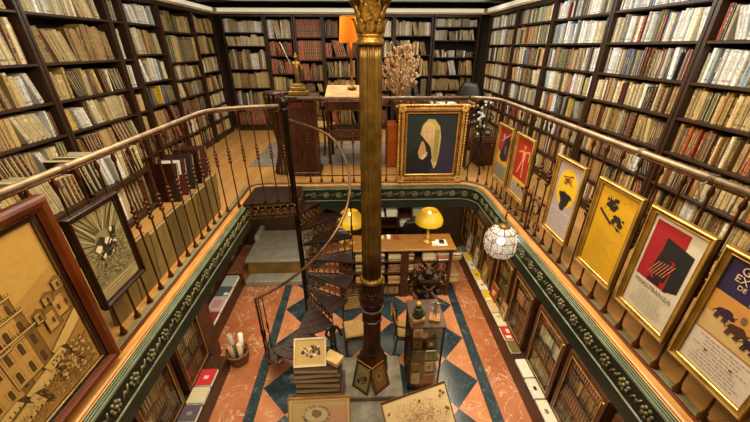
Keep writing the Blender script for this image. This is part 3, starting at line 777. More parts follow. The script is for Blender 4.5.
# 6: nearest, bulls under a purple sky
W, H = PW_(.36)
S = [(rect(0, 0, W, H), 'cfae74'), (rect(0, H * .70, W, H), '2c2148'), (rect(0, 0, W, H * .34), 'd8cdbb'), (rect(0, H * .33, W, H * .345), 'a87832'), (rect(0, H * .52, W, H * .7), 'c98f44')]
def bull(cx, cy, s, c, hd=1):
    o = [(disc(cx, cy, s, s * .62, 14), c), (disc(cx + hd * s * 1.0, cy - s * .05, s * .42, s * .36, 10), c), (disc(cx + hd * s * .4, cy + s * .4, s * .6, s * .4, 10), c)]
    for dx in (-.7, -.4, .35, .65): o.append((line(cx + dx * s, cy - s * .3, cx + (dx - .18) * s, cy - s * 1.25, s * .1), c))
    o.append((line(cx + hd * s * 1.2, cy + s * .1, cx + hd * s * 1.55, cy + s * .45, s * .05), c)); o.append((line(cx - hd * s * .95, cy, cx - hd * s * 1.3, cy - s * .5, s * .05), c))
    return o
S += bull(W * .26, H * .56, .033, '36203a') + bull(W * .48, H * .50, .034, '4a2a20') + bull(W * .72, H * .47, .033, '2a1830') + [(disc(W * .5, H * .6, .012, .02, 8), '7a5a50')]
S += textlines(.02, W - .02, H * .05, H * .30, 9, '8a5a5a', rn)
S += [(disc(W * .3, H * .2, .006), '8c2a2a'), (disc(W * .68, H * .2, .006), '8c2a2a')]
poster(1.135, .775, 'gold-framed poster nearest the camera, dark bulls below a purple lettered sky', S,
       [('GRAN', W * .42, H * .93, .05, 'd8b890'), ('EXTRAOR', W * .5, H * .86, .046, 'd8b890'), ('DE', W * .3, H * .80, .03, 'd8b890'), ('BU', W * .55, H * .745, .045, 'd8b890')])
# 5: red square with a black hand-like shape
W, H = PW_(.36)
S = [(rect(0, 0, W, H), 'cfc5b0'), (rect(W * .06, H * .36, W * .72, H * .95), '9c1c22'), ([(W * .36, H * .84), (W * .9, H * .80), (W * .9, H * .42), (W * .66, H * .36), (W * .66, H * .66), (W * .36, H * .68)], '1c1a1a'),
     ([(W * .3, H * .5), (W * .36, H * .70), (W * .5, H * .72), (W * .64, H * .62), (W * .62, H * .44), (W * .45, H * .40)], '241818')]
for k in range(6): S.append((line(W * (.26 + k * .06), H * .44 + k * .004, W * (.40 + k * .06), H * .60 + k * .004, .0022), 'c4774c'))
for k in range(5): S.append((line(W * (.34 + k * .05), H * .42, W * (.33 + k * .05), H * .375, .006), '241818'))
S += textlines(.03, W - .03, H * .05, H * .25, 11, '5a4a40', rn, .0012)
poster(1.535, 1.175, 'gold-framed poster with red square, black shape and lettering, second from the camera', S,
       [('MAESTRANZA', W * .5, H * .315, .037, '6a5a4c')])
# 4: yellow with black ink blots
W, H = PW_(.375)
S = [(rect(0, 0, W, H), 'c99a14')]
for (x, y, s) in ((.36, .84, .03), (.46, .88, .02), (.30, .80, .022), (.42, .79, .026), (.50, .82, .018), (.62, .70, .034), (.72, .66, .022), (.54, .66, .018), (.78, .72, .01), (.7, .6, .012), (.25, .86, .012)):
    S.append((disc(W * x, H * y, s, s * .8, 11, rn.random(), .35, rn), '231a0c'))
S += [(line(W * .12, H * .72, W * .5, H * .62, .008), '231a0c'), (line(W * .3, H * .66, W * .8, H * .6, .003), '231a0c'), (line(W * .3, H * .9, W * .35, H * .8, .004), '231a0c')]
for k in range(16): S.append((disc(W * rn.uniform(.2, .9), H * rn.uniform(.55, .92), rn.uniform(.002, .005), None, 6), '231a0c'))
S += textlines(.05, W - .04, H * .2, H * .5, 9, '8a5a1c', rn, .0012, False) + textlines(.03, W - .05, H * .05, H * .14, 3, '8a6a2c', rn, .001, False)
poster(1.965, 1.59, 'gold-framed bright yellow poster with scattered black ink blots', S)
# 3: cream with yellow disc and black head
W, H = PW_(.36)
S = [(rect(0, 0, W, H), 'a89a9c'), (disc(W * .5, H * .66, W * .42, H * .27, 24), 'd8b01c'), (rect(0, 0, W, H * .36), 'b4a6a8'), (disc(W * .52, H * .52, W * .2, H * .10, 16, 0, .16, rn), '17141a'), (disc(W * .5, H * .42, W * .12, H * .07, 12, 0, .2, rn), '1d1a24'), (disc(W * .34, H * .57, .026, .02, 8, 0, .3, rn), '17141a'), (disc(W * .70, H * .58, .026, .02, 8, 0, .3, rn), '17141a')]
for k in range(9): S.append((line(W * rn.uniform(.25, .5), H * rn.uniform(.7, .88), W * rn.uniform(.4, .75), H * rn.uniform(.7, .88), .003), '54401a'))
S += [(disc(W * .52, H * .82, .018, .012, 8), 'c4501c'), (disc(W * .6, H * .77, .012, .012, 8), 'c4501c')]
S += textlines(.02, W - .02, H * .05, H * .3, 7, '6a5660', rn, .0016)
poster(2.47, 2.11, 'gold-framed poster with a yellow disc behind a black bull head', S)
# 2: red with a pale orange standing figure
W, H = PW_(.38)
S = [(rect(0, 0, W, H), 'a32418'), (rect(0, 0, W, H * .22), 'a8988a'), (rect(0, H * .22, W, H * .29), 'd8a23c'), (disc(W * .52, H * .86, .018, .024, 10), 'd88a4c')]
S += [([(W * .40, H * .80), (W * .66, H * .80), (W * .60, H * .62), (W * .46, H * .62)], 'd88a4c'), (line(W * .48, H * .63, W * .26, H * .38, .012), 'd88a4c'), (line(W * .56, H * .63, W * .60, H * .34, .012), 'd88a4c'),
      (line(W * .42, H * .79, W * .2, H * .74, .009), 'd88a4c'), (line(W * .64, H * .79, W * .86, H * .82, .009), 'd88a4c'), (line(W * .86, H * .82, W * .86, H * .66, .006), 'e0b070')]
S += textlines(.03, W - .03, H * .05, H * .17, 5, '5a4a48', rn, .0016)
poster(3.24, 2.86, 'gold-framed red poster with a pale orange standing figure', S)
# 1: dark dancer over red and yellow
W, H = PW_(.38)
S = [(rect(0, 0, W, H), '9a2418'), (rect(0, 0, W, H * .30), '8c8474'), ([(0, H * .30), (W, H * .30), (W, H * .38), (0, H * .55)], 'd0a02c'), ([(W * .2, H * .42), (W * .62, H * .92), (W * .9, H * .8), (W * .75, H * .4), (W * .45, H * .36)], '17181a'),
     (disc(W * .62, H * .6, .03, .06, 12), '3c5a56'), (line(W * .2, H * .72, W * .9, H * .95, .006), 'c8a090'), (disc(W * .38, H * .84, .022, .026), 'c08a7a')]
S += textlines(.03, W - .03, H * .05, H * .24, 6, '4a443c', rn, .0016)
poster(3.70, 3.32, 'gold-framed poster with a dark swirling figure over red and yellow, nearest the far corner', S)

# large engraving at the left
def big_engraving():
    w_, h = 1.0, .99; b = .085; W, H = w_ - 2 * b, h - 2 * b; r = random.Random(9)
    S = [(rect(0, 0, W, H), 'b8924c'), (rect(.012, .012, W - .012, H - .012), 'c79e50'), ([(.012, .012), (W - .012, .012), (W - .012, .47), (.7, .43), (.45, .50), (.2, .44), (.012, .48)], 'ad8440')]
    ink = '523814'; mid = '80602a'; lt = 'd2b06a'
    S += [([(.012, .44), (.25, .55), (.5, .5), (W - .012, .60), (W - .012, .42), (.012, .36)], 'b88f48')]
    for k in range(40):
        x = r.uniform(.02, W - .08); y = .44 + r.uniform(-.02, .1); S.append((line(x, y, x + .05, y + r.uniform(-.01, .014), .0007), mid))
    def bld(x, y, ww, hh, roof=0, c='c09650', win=.04, tall=.03):
        o = [(rect(x, y, x + ww, y + hh), c), (rect(x + ww * .7, y, x + ww, y + hh), '8e6a30')]
        for L in (line(x, y, x, y + hh, .0018), line(x + ww, y, x + ww, y + hh, .0018), line(x, y + hh, x + ww, y + hh, .0028), line(x, y, x + ww, y)): o.append((L, ink))
        if roof: o.append(([(x - .008, y + hh), (x + ww + .008, y + hh), (x + ww * .5, y + hh + roof)], mid)); o += [(line(x - .008, y + hh, x + ww * .5, y + hh + roof), ink), (line(x + ww + .008, y + hh, x + ww * .5, y + hh + roof), ink)]
        nx = max(1, int(ww / win)); ny = max(1, int(hh / (win * 1.7)))
        for i in range(nx):
            for j in range(ny):
                cx = x + ww * (i + .5) / nx; cy = y + hh * (j + .45) / ny; q = win * .18
                o.append((rect(cx - q, cy - tall * .5, cx + q, cy + tall * .3), ink)); o.append((disc(cx, cy + tall * .3, q, q, 8), ink))
                o.append((line(cx - q * 1.8, cy - tall * .6, cx - q * 1.8, cy + tall * .6, .001), mid)); o.append((line(cx + q * 1.8, cy - tall * .6, cx + q * 1.8, cy + tall * .6, .001), mid))
        for j in range(int(hh / .007)): o.append((line(x + ww * r.uniform(.6, .8), y + j * .007, x + ww, y + j * .007 + .003, .0006), ink))
        for j in range(int(hh / .012)): o.append((line(x, y + j * .012, x + ww * r.uniform(.1, .4), y + j * .012, .0005), mid))
        return o
    # cathedral tower of diminishing tiers, its nave below
    S += bld(.36, .18, .17, .22, win=.05, tall=.05) + bld(.47, .22, .17, .20, win=.055, tall=.06)
    S += bld(.505, .40, .12, .11, win=.06, tall=.05) + bld(.52, .51, .09, .08, win=.045, tall=.04) + bld(.535, .59, .06, .055, win=.03, tall=.03) + bld(.55, .645, .03, .03, .05, win=.03, tall=.015)
    for (x0, x1, y) in ((.36, .53, .40), (.46, .65, .42), (.495, .635, .51), (.515, .615, .59), (.53, .60, .645)):
        S.append((rect(x0, y - .006, x1, y + .004), lt)); S.append((line(x0, y - .006, x1, y - .006, .0016), ink)); S.append((line(x0, y + .004, x1, y + .004, .0012), ink))
        x = x0
        while x < x1: S.append((rect(x, y + .004, x + .003, y + .018), ink)); x += .011
    S += [(disc(.39, .44, .045, .05, 18), mid), (disc(.385, .445, .035, .04, 16), 'b08840'), (line(.39, .48, .39, .53, .002), ink)]
    S += bld(.68, .33, .07, .09, .03) + bld(.74, .36, .08, .10, .03) + bld(.71, .45, .05, .04, .02) + bld(.65, .40, .04, .05, .02) + bld(.78, .48, .045, .05, .02)
    S += [([(.64, .25), (W - .012, .35), (W - .012, .28), (.66, .20)], lt), (line(.64, .25, W - .012, .35, .002), ink), (line(.66, .20, W - .012, .28, .002), ink)]
    for k in range(14): S.append((rect(.67 + k * .012, .265 + k * .0066, .674 + k * .012, .275 + k * .0066), ink))
    for (x, y, a, bb) in ((.50, .12, .13, .09), (.60, .17, .10, .07), (.40, .06, .13, .10), (.36, .14, .10, .06), (.64, .08, .09, .06), (.22, .05, .14, .1)):
        S += [([(x, y), (x + a, y + .02), (x + a * .8, y + bb), (x - a * .2, y + bb * .7)], lt), ([(x + a, y + .02), (x + a * 1.25, y - .02), (x + a * 1.1, y + bb * .8), (x + a * .8, y + bb)], '4e3718')]
        S += [(line(x, y, x + a, y + .02, .0018), ink), (line(x - a * .2, y + bb * .7, x + a * .8, y + bb, .0018), ink), (line(x, y, x - a * .2, y + bb * .7, .0018), ink)]
        for q in range(4): S.append((rect(x + a * (.15 + .2 * q), y + .015, x + a * (.2 + .2 * q), y + .03), ink))
    for k in range(1500):   # hatching of trees and ground
        x, y = r.uniform(.30, W - .03), r.uniform(.02, .26)
        if y > .04 + .30 * max(0, (x - .25)) + r.uniform(0, .05): continue
        a = r.choice([.6, .9, 2.0, 1.4]); l = r.uniform(.006, .016); S.append((line(x, y, min(x + l * math.cos(a), W - .013), y + l * math.sin(a), .0009), r.choice([ink, mid, mid, lt])))
    for k in range(120): S.append((disc(r.uniform(.62, .80), r.uniform(.05, .22), .008, .006, 6, 0, .3, r), r.choice([mid, '6a4c1e', lt])))
    fp = [(0, 0), (0, .03), (.008, .042), (.02, .048), (.04, .044), (.055, .032), (.062, .028), (.063, .022), (.082, .020), (.085, .012), (.0851, .004)]
    fi = [None] * 6 + [FRAMED] * 2 + [GOLD, FRAMED]
    picture('framed_engraving', 'large brown-framed tan engraving of a domed town, nearest the camera on left railing', wallM('left', -1.43, .375, .035, 0), w_, h, b, fp, FRAMEB, S, inner=fi, group=None)
big_engraving()
def small_engraving():
    w_, h = .365, .555; b = .034; W, H = w_ - 2 * b, h - 2 * b; r = random.Random(4)
    S = [(rect(0, 0, W, H), 'b3a375'), (rect(.004, .075, W - .004, H - .004), '8c8058'), (rect(0, .07, W, .073), '3a2c18')]
    for k in range(46):
        a = 2 * PI * k / 46; l0, l1 = .07, .30
        x0, y0 = W * .5 + l0 * math.cos(a), H * .62 + l0 * math.sin(a); x1, y1 = W * .5 + l1 * math.cos(a), H * .62 + l1 * math.sin(a)
        if y1 < H * .55: continue
        x1 = min(max(x1, .006), W - .006); y1 = min(y1, H - .006)
        S.append((line(x0, y0, x1, y1, .002), r.choice(['2c2616', 'c8ba90', '3c3622'])))
    for k in range(700):
        x, y = r.uniform(.01, W - .02), r.uniform(.09, H * .6); l = r.uniform(.005, .02); a = r.uniform(0, PI)
        S.append((line(x, y, min(x + l * math.cos(a), W - .006), y + l * math.sin(a) * .6, .0013), r.choice(['2c2616', '4a4226', 'c9bb92', '2c2616'])))
    S += [(disc(W * .5 + r.uniform(-.07, .07), H * .62 + r.uniform(-.07, .05), r.uniform(.008, .022), None, 6, 0, .4, r), r.choice(['1e1a10', 'd6caa4', '3a321e'])) for k in range(24)]
    S += [(disc(W * .5, H * .60, .04, .03, 9, 0, .3, r), '1e1a10'), (disc(W * .52, H * .62, .03, .02, 9, 0, .3, r), 'd6caa4'), (line(W * .3, H * .5, W * .8, H * .72, .005), '1e1a10'), (disc(W * .72, H * .68, .02, .02, 4), '1e1a10'), (disc(W * .42, H * .66, .016), '2a2214')]
    for k in range(3): S.append((line(.01, .06 - k * .018, W - .02 - k * .03, .06 - k * .018, .0022), '6a5a38'))
    fp = [(0, 0), (0, .022), (.006, .028), (.016, .028), (.026, .016), (.033, .014), (.0335, .004)]
    picture('framed_engraving', 'small dark-framed black and cream engraving hanging on the left railing', wallM('left', -1.43, 1.42, .31, 0), w_, h, b, fp, FRAMED, S)
small_engraving()

# veiled figure in ornate gilt frame
def painting():
    w_, h = .84, .985; b = .115; W, H = w_ - 2 * b, h - 2 * b
    g = lambda l: [(W * x, H * y) for x, y in l]
    S = [(rect(0, 0, W, H), '1e2620'), (g([(0, 0), (1, 0), (1, .34), (.9, .52), (.74, .62), (.45, .58), (.2, .44), (0, .30)]), '18121c'), (g([(.5, 0), (1, 0), (1, .34), (.9, .52), (.76, .62), (.6, .5)]), '2c2636'),
         (g([(.27, .68), (.31, .82), (.42, .92), (.55, .91), (.66, .80), (.70, .62), (.68, .36), (.64, .14), (.58, .10), (.54, .28), (.50, .46), (.40, .56)]), 'c0ab62'),
         (g([(.33, .70), (.36, .79), (.43, .82), (.50, .78), (.52, .68), (.49, .58), (.43, .54), (.37, .58)]), 'd8b084'), (g([(.30, .70), (.34, .84), (.46, .88), (.55, .80), (.56, .62), (.53, .60), (.52, .76), (.44, .83), (.36, .80)]), 'd4c07a'),
         (g([(.24, .36), (.27, .47), (.31, .56), (.35, .55), (.39, .46), (.42, .36), (.38, .26), (.28, .26)]), 'c8966a'), (g([(.30, .28), (.34, .24), (.42, .30), (.44, .38), (.40, .36)]), 'd8c48a'), (g([(.52, .24), (.6, .08), (.66, .2), (.64, .3)]), 'cab878')]
    for (a, a2, c, d, q, cc) in ((.36, .715, .40, .705, .0025, '4a2818'), (.44, .72, .48, .72, .0025, '4a2818'), (.41, .70, .40, .65, .002, '9a6a44'), (.395, .62, .435, .62, .003, '8a3a2c'), (.30, .52, .32, .36, .0016, '8a5c3c'), (.34, .52, .36, .36, .0016, '8a5c3c')): S.append((line(W * a, H * a2, W * c, H * d, q), cc))
    for k in range(8): S.append((line(W * (.57 + k * .013), H * .75, W * (.56 + k * .012), H * .2, .0022), '8f7a3c'))
    fp = [(0, 0), (0, .03), (.012, .04), (.03, .034), (.045, .05), (.07, .05), (.082, .03), (.10, .026), (.105, .03), (.113, .02), (.1145, .004)]
    fi = [None, GOLDL, None, None, None, None, None, GOLDL, GOLDL, None]
    root = picture('framed_painting', 'painting of a pale-veiled praying figure in an ornate gilt frame on far railing', wallM('far', .435, 4.035, .012, 0), w_, h, b, fp, GOLDO, S, cat='painting', inner=fi, partname='canvas')
    mb = MB()
    def along(L, f):
        n = int(L / .034)
        for k in range(n): f((k + .5) * L / n, k)
    for (yy) in (.012, h - .012): along(w_, lambda t, k: mb.ball(t, yy, .036, .014, n=6, sx=1.1))
    for (xx) in (.012, w_ - .012): along(h, lambda t, k: mb.ball(xx, t, .036, .014, n=6, sy=1.1))
    for yy in (.057, h - .057): along(w_, lambda t, k: mb.torus(t, yy, .052, .013, .0055, 'z', 8, 4))
    for xx in (.057, w_ - .057): along(h, lambda t, k: mb.torus(xx, t, .052, .013, .0055, 'z', 8, 4))
    for xx in (.05, w_ - .05):
        for yy in (.05, h - .05):
            for q in range(6): mb.ball(xx + .03 * math.cos(q * PI / 3), yy + .03 * math.sin(q * PI / 3), .05, .018, n=6, sz=.6)
    mb.build('carved_ornament', GOLDL, root)
painting()
exec_rest = True

#P2BEGIN
# ------------------------------------------------------------------ lower cabinets, ledges
def low_cabinet(side, X, y0, y1, zt, zb, label, rows_seed, door=True, pals=('leather',) * 4, depth=.28):
    """glazed bookcase; local x left to right as seen, y into the wall, z up"""
    M = (WALLS['right'](y1) if side == 'right' else WALLS['left'](y0)).copy(); M.translation.x = X; M.translation.z = 0
    W = y1 - y0; root = empty('glazed_bookcase', label=label, cat='bookcase', group='glazed bookcases along the lower floor'); root.matrix_world = M
    b = MB(); b.box(0, 0, zb - .0, .03, depth, SOF - .002); b.box(W - .03, 0, zb, W, depth, SOF - .002); b.box(.03, depth - .02, zb, W - .03, depth, SOF - .002)
    b.box(.03, 0, zt, W - .03, .03, SOF - .002); b.box(.03, 0, zb, W - .03, depth - .02, zb + .03)
    b.build('cabinet_body', WOODM, root)
    n = 4; zs = [zb + .03 + (zt - zb - .03) * i / n for i in range(n)]
    for z in zs[1:]: MB().box(.03, .03, z - .014, W - .03, depth - .02, z).build('shelf', WOODM, root)
    if door:
        d = MB(); s = .055
        for (a, bb, c, e) in ((0, s, 0, 1), (W - s, W, 0, 1)): d.box(a, -.022, zb, bb, 0, zt)
        d.box(s, -.022, zt - s, W - s, 0, zt); d.box(s, -.022, zb, W - s, 0, zb + s)
        dr = d.build('door', WOODM, root)
        g = MB(); g.box(s, -.026, zb + s, s + .004, -.02, zt - s); g.box(W - s - .006, -.026, zb + s, W - s, -.02, zt - s); g.box(s, -.026, zt - s - .006, W - s, -.02, zt - s); g.box(s, -.026, zb + s, W - s, -.02, zb + s + .006)
        g.build('bead_moulding', GOLDL, dr)
        MB().box(s, -.012, zb + s, W - s, -.009, zt - s).build('glass_pane', GLASS, dr)
        MB().ball(W - s / 2, -.03, zt - .06, .012, n=8).build('knob', GOLDL, dr)
    rnd = random.Random(rows_seed)
    for i, z in enumerate(zs):
        n0 = len(BOOKS)
        fill_row(M, .034, W - .034, z + .0005, (zt - zb - .03) / n - .016, rnd, pals[i % len(pals)], ('x', 1), wr=(.02, .038), hr=(.82, .95), dep=(.12, .16), lean=.04, gap=.01, setp=.5, inset=.035)
        for b_ in BOOKS[n0:]: b_['low'] = True
    return root
yy = [(.42, 1.05), (1.15, 1.78), (1.88, 2.50), (2.57, 3.20), (3.34, 3.92), (4.0, 4.58), (4.68, 5.26), (5.34, 5.92), (6.0, 6.6)]
nm = ['beside the camera', 'just in front of the camera', 'nearest in view, tall red bindings', 'second in view, brown and red sets', 'third in view beyond the wide upright', 'fourth, behind the hanging lantern', 'fifth, beyond the lantern', 'sixth, beside the reading desk', 'at the far end past the desk']
for i, (a, b) in enumerate(yy):
    low_cabinet('right', 2.29, a, b, -1.39, -2.40, 'glazed dark bookcase, lower right wall, ' + nm[i], 60 + i, pals=(('leather',) * 4, ('leather', 'dark'), ('dark', 'redset'), ('mix', 'leather'))[i % 4])
nl = [(.6, 1.24, 'beside the camera'), (1.33, 1.98, 'nearest the camera and mostly hidden'), (2.07, 2.72, 'with knob, nearest in view'), (2.84, 3.46, 'second in view with red spines inside')]
for i, (a, b, t) in enumerate(nl):
    low_cabinet('left', -2.29, a, b, -1.43, -2.40, 'glazed dark bookcase, lower left wall, ' + t, 80 + i, pals=('leather', 'dark'))
MB().box(-2.62, 3.47, ZF, -2.27, 3.74, SOF).build('pilaster', WOODM).update_tag()
tag(bpy.data.objects['pilaster'], 'tall plain dark wood pilaster on lower left wall beside wicker basket', 'pilaster')
for i, (a, b, t) in enumerate([(3.8, 4.4, 'open dark bookcase behind the dark red magazine stack'), (4.42, 5.02, 'open dark bookcase behind the pale magazine stacks'), (5.04, 5.6, 'open dark bookcase beside stone steps on lower left wall'), (5.62, 6.2, 'open dark bookcase above the stone steps, near the back corner'), (6.22, 6.85, 'open dark bookcase in the back left corner above the stone steps')]):
    low_cabinet('left', -2.72, a, b, -1.2, -2.40, t, 90 + i, door=False, pals=('dark', 'redset', 'dark'), depth=.26)
MB().box(2.11, .5, ZF, 2.57, 6.7, -2.43, bev=.01).build('low_ledge', WOODM); tag(bpy.data.objects['low_ledge'], 'long low red-brown ledge along the lower right wall carrying magazines', 'ledge')
o = MB().box(-2.58, .5, ZF, -2.03, 3.44, -2.43, bev=.01).build('low_ledge', WOODM); tag(o, 'low red-brown ledge along lower left wall near the camera', 'ledge')
o = MB().box(-2.99, 3.76, ZF, -2.42, 5.4, -2.43, bev=.01).build('low_ledge', WOODM); tag(o, 'low red-brown ledge beyond the wicker basket beside stone steps', 'ledge')
def mag(x0, x1, y0, y1, c, lab, seed, mark=None, t=.03, grp='magazine and booklet stacks on the low ledges'):
    r = random.Random(seed); z = -2.43
    n = max(1, int(t / .006)); mb = MB(); pm = MB(); q = z + .0012
    for i in range(n):
        h = t / n; dx = r.uniform(-.003, .003); dy = r.uniform(-.004, .004)
        pm.box(x0 + .002 + dx, y0 + .004 + dy, q, x1 - .002 + dx, y1 - .004 + dy, q + h * .8); q += h
    mb.box(x0, y0 + .004, q, x1, y1 - .004, q + .002, None, hx(c))
    if mark:
        for (u0, v0, u1, v1, mc) in mark:
            mb.box(x0 + (x1 - x0) * u0, y0 + (y1 - y0) * v0, q + .002, x0 + (x1 - x0) * u1, y0 + (y1 - y0) * v1, q + .0026, None, hx(mc))
    root = mb.build('magazine_stack', INK); tag(root, lab, 'magazines', grp)
    pm.build('pages', WHITE, root)
E_ = .06
sq = lambda c: [(.35, .38, .65, .58, c)]
RM = [(1.62, 1.95, 'cdc3ae', None, 'cream booklet stack nearest the camera on right ledge'), (1.97, 2.27, 'd8d0bc', sq('8a8070'), 'cream booklet stack with grey emblem, below picture edge on right ledge'),
      (2.29, 2.58, 'ddd6c4', sq('6a7464'), 'white booklet stack with small green emblem on right ledge'), (2.60, 2.88, 'd8d2c2', sq('22262c'), 'white booklet stack with black square emblem on right ledge'),
      (2.90, 3.19, 'ddd8cc', [(.45, .5, .55, .56, '7a7060')], 'plain white booklet stack, farthest of the white run on right ledge'),
      (3.30, 3.52, '6a5a26', None, 'olive booklet stack between white run and red one on right ledge'), (3.54, 3.80, 'b02a20', [(.2, .1, .8, .3, 'e0d8c8'), (.5, .5, .9, .8, 'e0c8b0')], 'red and white magazine stack on right ledge'),
      (3.82, 4.10, 'cfc4a4', [(.3, .6, .7, .8, 'a09070')], 'cream magazine stack beyond the red one on right ledge'), (4.12, 4.38, 'c9a878', None, 'pale orange magazine stack on right ledge'),
      (4.40, 4.68, 'd0ae2c', [(.1, .1, .9, .25, 'e8e0b0')], 'yellow magazine stack nearer the camera on right ledge'), (4.70, 4.98, 'd8d4c0', sq('a03a28'), 'white magazine stack with red mark on right ledge'),
      (5.00, 5.30, 'cfb02c', sq('6a5a20'), 'yellow magazine stack level with the reading desk corner'), (5.32, 5.60, 'd4d0c4', sq('444444'), 'white magazine stack beside the reading desk'),
      (5.62, 5.90, 'd2b640', None, 'yellow magazine stack behind the reading desk line'), (5.92, 6.20, '5c5a62', None, 'grey magazine stack at the far end of the right ledge')]
for i, (a, b, c, mk, lb) in enumerate(RM): mag(2.13, 2.27, a, b, c, lb, 200 + i, mk)
LM = [(1.9, 2.18, '4a4450', None, 'dark grey magazine stack nearest the camera on left ledge'), (2.20, 2.44, '5c5462', None, 'grey magazine stack before the purple one on left ledge'), (2.46, 2.67, '564a5c', sq('8a808c'), 'purple-grey magazine stack on left ledge'),
      (2.69, 2.91, 'cdc4a0', None, 'cream magazine stack beside the bright red one'), (2.93, 3.18, 'bf2430', sq('e0c0b8'), 'bright red magazine stack with a white mark on left ledge')]
for i, (a, b, c, mk, lb) in enumerate(LM): mag(-2.26, -2.05, a, b, c, lb, 230 + i, mk, t=.05)
LM = [(3.78, 3.96, '4a5a54', sq('9ab0a0'), 'dark teal patterned magazine stack behind the wicker basket'), (3.98, 4.28, '8e2a2c', [(.5, .1, .9, .3, 'd8b0a0')], 'dark red magazine stack beyond the basket'), (4.30, 4.64, 'cbaab0', [(.2, .2, .8, .8, 'b88a98')], 'pink and white magazine stack on the left ledge'),
      (4.66, 4.94, '465a60', [(.6, .1, .95, .35, 'e0e0d8')], 'slate blue magazine stack with a white note on top'), (4.96, 5.26, '9fb0b4', None, 'pale blue magazine stack nearest the stone steps')]
for i, (a, b, c, mk, lb) in enumerate(LM): mag(-2.68, -2.44, a, b, c, lb, 240 + i, mk, t=.06)

# stone steps at the back left
st = empty('stone_steps', (-1.8, 5.3, ZF), label='two broad grey stone steps with an ochre riser at the back left', cat='steps', kind='thing')
MB().box(-.58, .02, .001, .62, .3, .12, bev=.015).build('lower_step', STONE, st)
MB().box(-.58, .3, .0, .6, 1.5, .38).build('riser', STONEY, st)
MB().box(-.62, .27, .38, .62, 1.5, .45, bev=.015).build('upper_step', STONE, st)
MB().box(-.6, .95, .451, -.5, 1.45, .62, bev=.02).build('kerb', STONE, st)

# wicker basket with rolled papers
bk = empty('wicker_basket', (-1.93, 3.56, ZF), label='round wicker basket holding rolled papers on the marble floor', cat='basket')
m = MB()
for i in range(7): m.torus(0, 0, .02 + i * .03, .12 + i * .006, .012, 'z', 24, 6)
for k in range(14):
    a = 2 * PI * k / 14; m.tube([(.12 * math.cos(a), .12 * math.sin(a), .0), (.158 * math.cos(a), .158 * math.sin(a), .21)], .008, 5)
m.lathe([(.118, .004), (.118, .015)], n=20); m.build('basket_body', WICKER, bk)
m = MB(); m.torus(0, 0, .215, .16, .017, 'z', 24, 6); m.tube([(-.16, 0, .21), (-.13, 0, .3), (0, 0, .345), (.13, 0, .3), (.16, 0, .21)], .012, 6); m.build('rim_and_handle', WICKER, bk)
for k, (x, y, dx, dy, h, c) in enumerate([(-.05, .03, -.06, .05, .46, 'grey'), (.03, .05, .02, .06, .44, 'white'), (.05, -.04, .03, -.02, .40, 'cream'), (-.04, -.05, -.03, -.03, .36, 'tan')]):
    mc = {'grey': mat('roll_grey', 'a8a48e', .7), 'white': WHITE, 'cream': PAPER, 'tan': mat('roll_tan', 'b09468', .7)}[c]
    o = MB().lathe([(.034, 0), (.034, h), (.026, h), (.026, h - .03)], n=14).build('paper_roll', mc)
    o.location = (-1.93 + x, 3.56 + y, ZF + .02); o.rotation_euler = (-dy * 2, dx * 2, 0)
    tag(o, {'grey': 'greyish paper roll, tallest in the wicker basket', 'white': 'white paper roll standing in the wicker basket', 'cream': 'cream paper roll standing at the front of wicker basket', 'tan': 'short tan paper roll in the wicker basket'}[c], 'paper roll', 'rolled papers in the wicker basket')

# ------------------------------------------------------------------ figures
def figure(name, pts, edges, radii, material, parent, sub=1, root_i=0):
    me = bpy.data.meshes.new(name); me.from_pydata(pts, edges, []); o = bpy.data.objects.new(name, me); col.objects.link(o)
    o.parent = parent; me.materials.append(material)
    o.modifiers.new('skin', 'SKIN'); me.skin_vertices.new(name='') if not me.skin_vertices else None
    for v, r in zip(me.skin_vertices[0].data, radii): v.radius = (r, r)
    me.skin_vertices[0].data[root_i].use_root = True
    s = o.modifiers.new('s', 'SUBSURF'); s.levels = sub; s.render_levels = sub
    return o
def body(name, h, material, parent, arms, legs=None, z0=0, gown=False):
    u = h / 7.5
    pts = [(0, 0, z0 + h * .52), (0, 0, z0 + h * .64), (0, 0, z0 + h * .79), (0, 0, z0 + h * .86), (0, 0, z0 + h * .93)]
    rad = [u * .75, u * .62, u * .85, u * .32, u * .5]; ed = [(0, 1), (1, 2), (2, 3), (3, 4)]
    for s, a in zip((-1, 1), arms):
        b0 = len(pts); pts.append((s * u * 1.0, 0, z0 + h * .8)); rad.append(u * .34); ed.append((2, b0)); prev = b0
        for (x, y, z, r) in a:
            pts.append((x * h, y * h, z0 + z * h)); rad.append(r * u); ed.append((prev, len(pts) - 1)); prev = len(pts) - 1
    for s, a in zip((-1, 1), legs or [[(-.05, 0, .27, .4), (-.05, .01, .02, .25), (-.05, -.07, .01, .2)], [(.05, -.02, .27, .4), (.06, 0, .02, .25), (.06, -.07, .01, .2)]]):
        prev = 0
        for (x, y, z, r) in a:
            pts.append((x * h, y * h, z0 + z * h)); rad.append(r * u); ed.append((prev, len(pts) - 1)); prev = len(pts) - 1
    return figure(name, pts, ed, rad, material, parent)

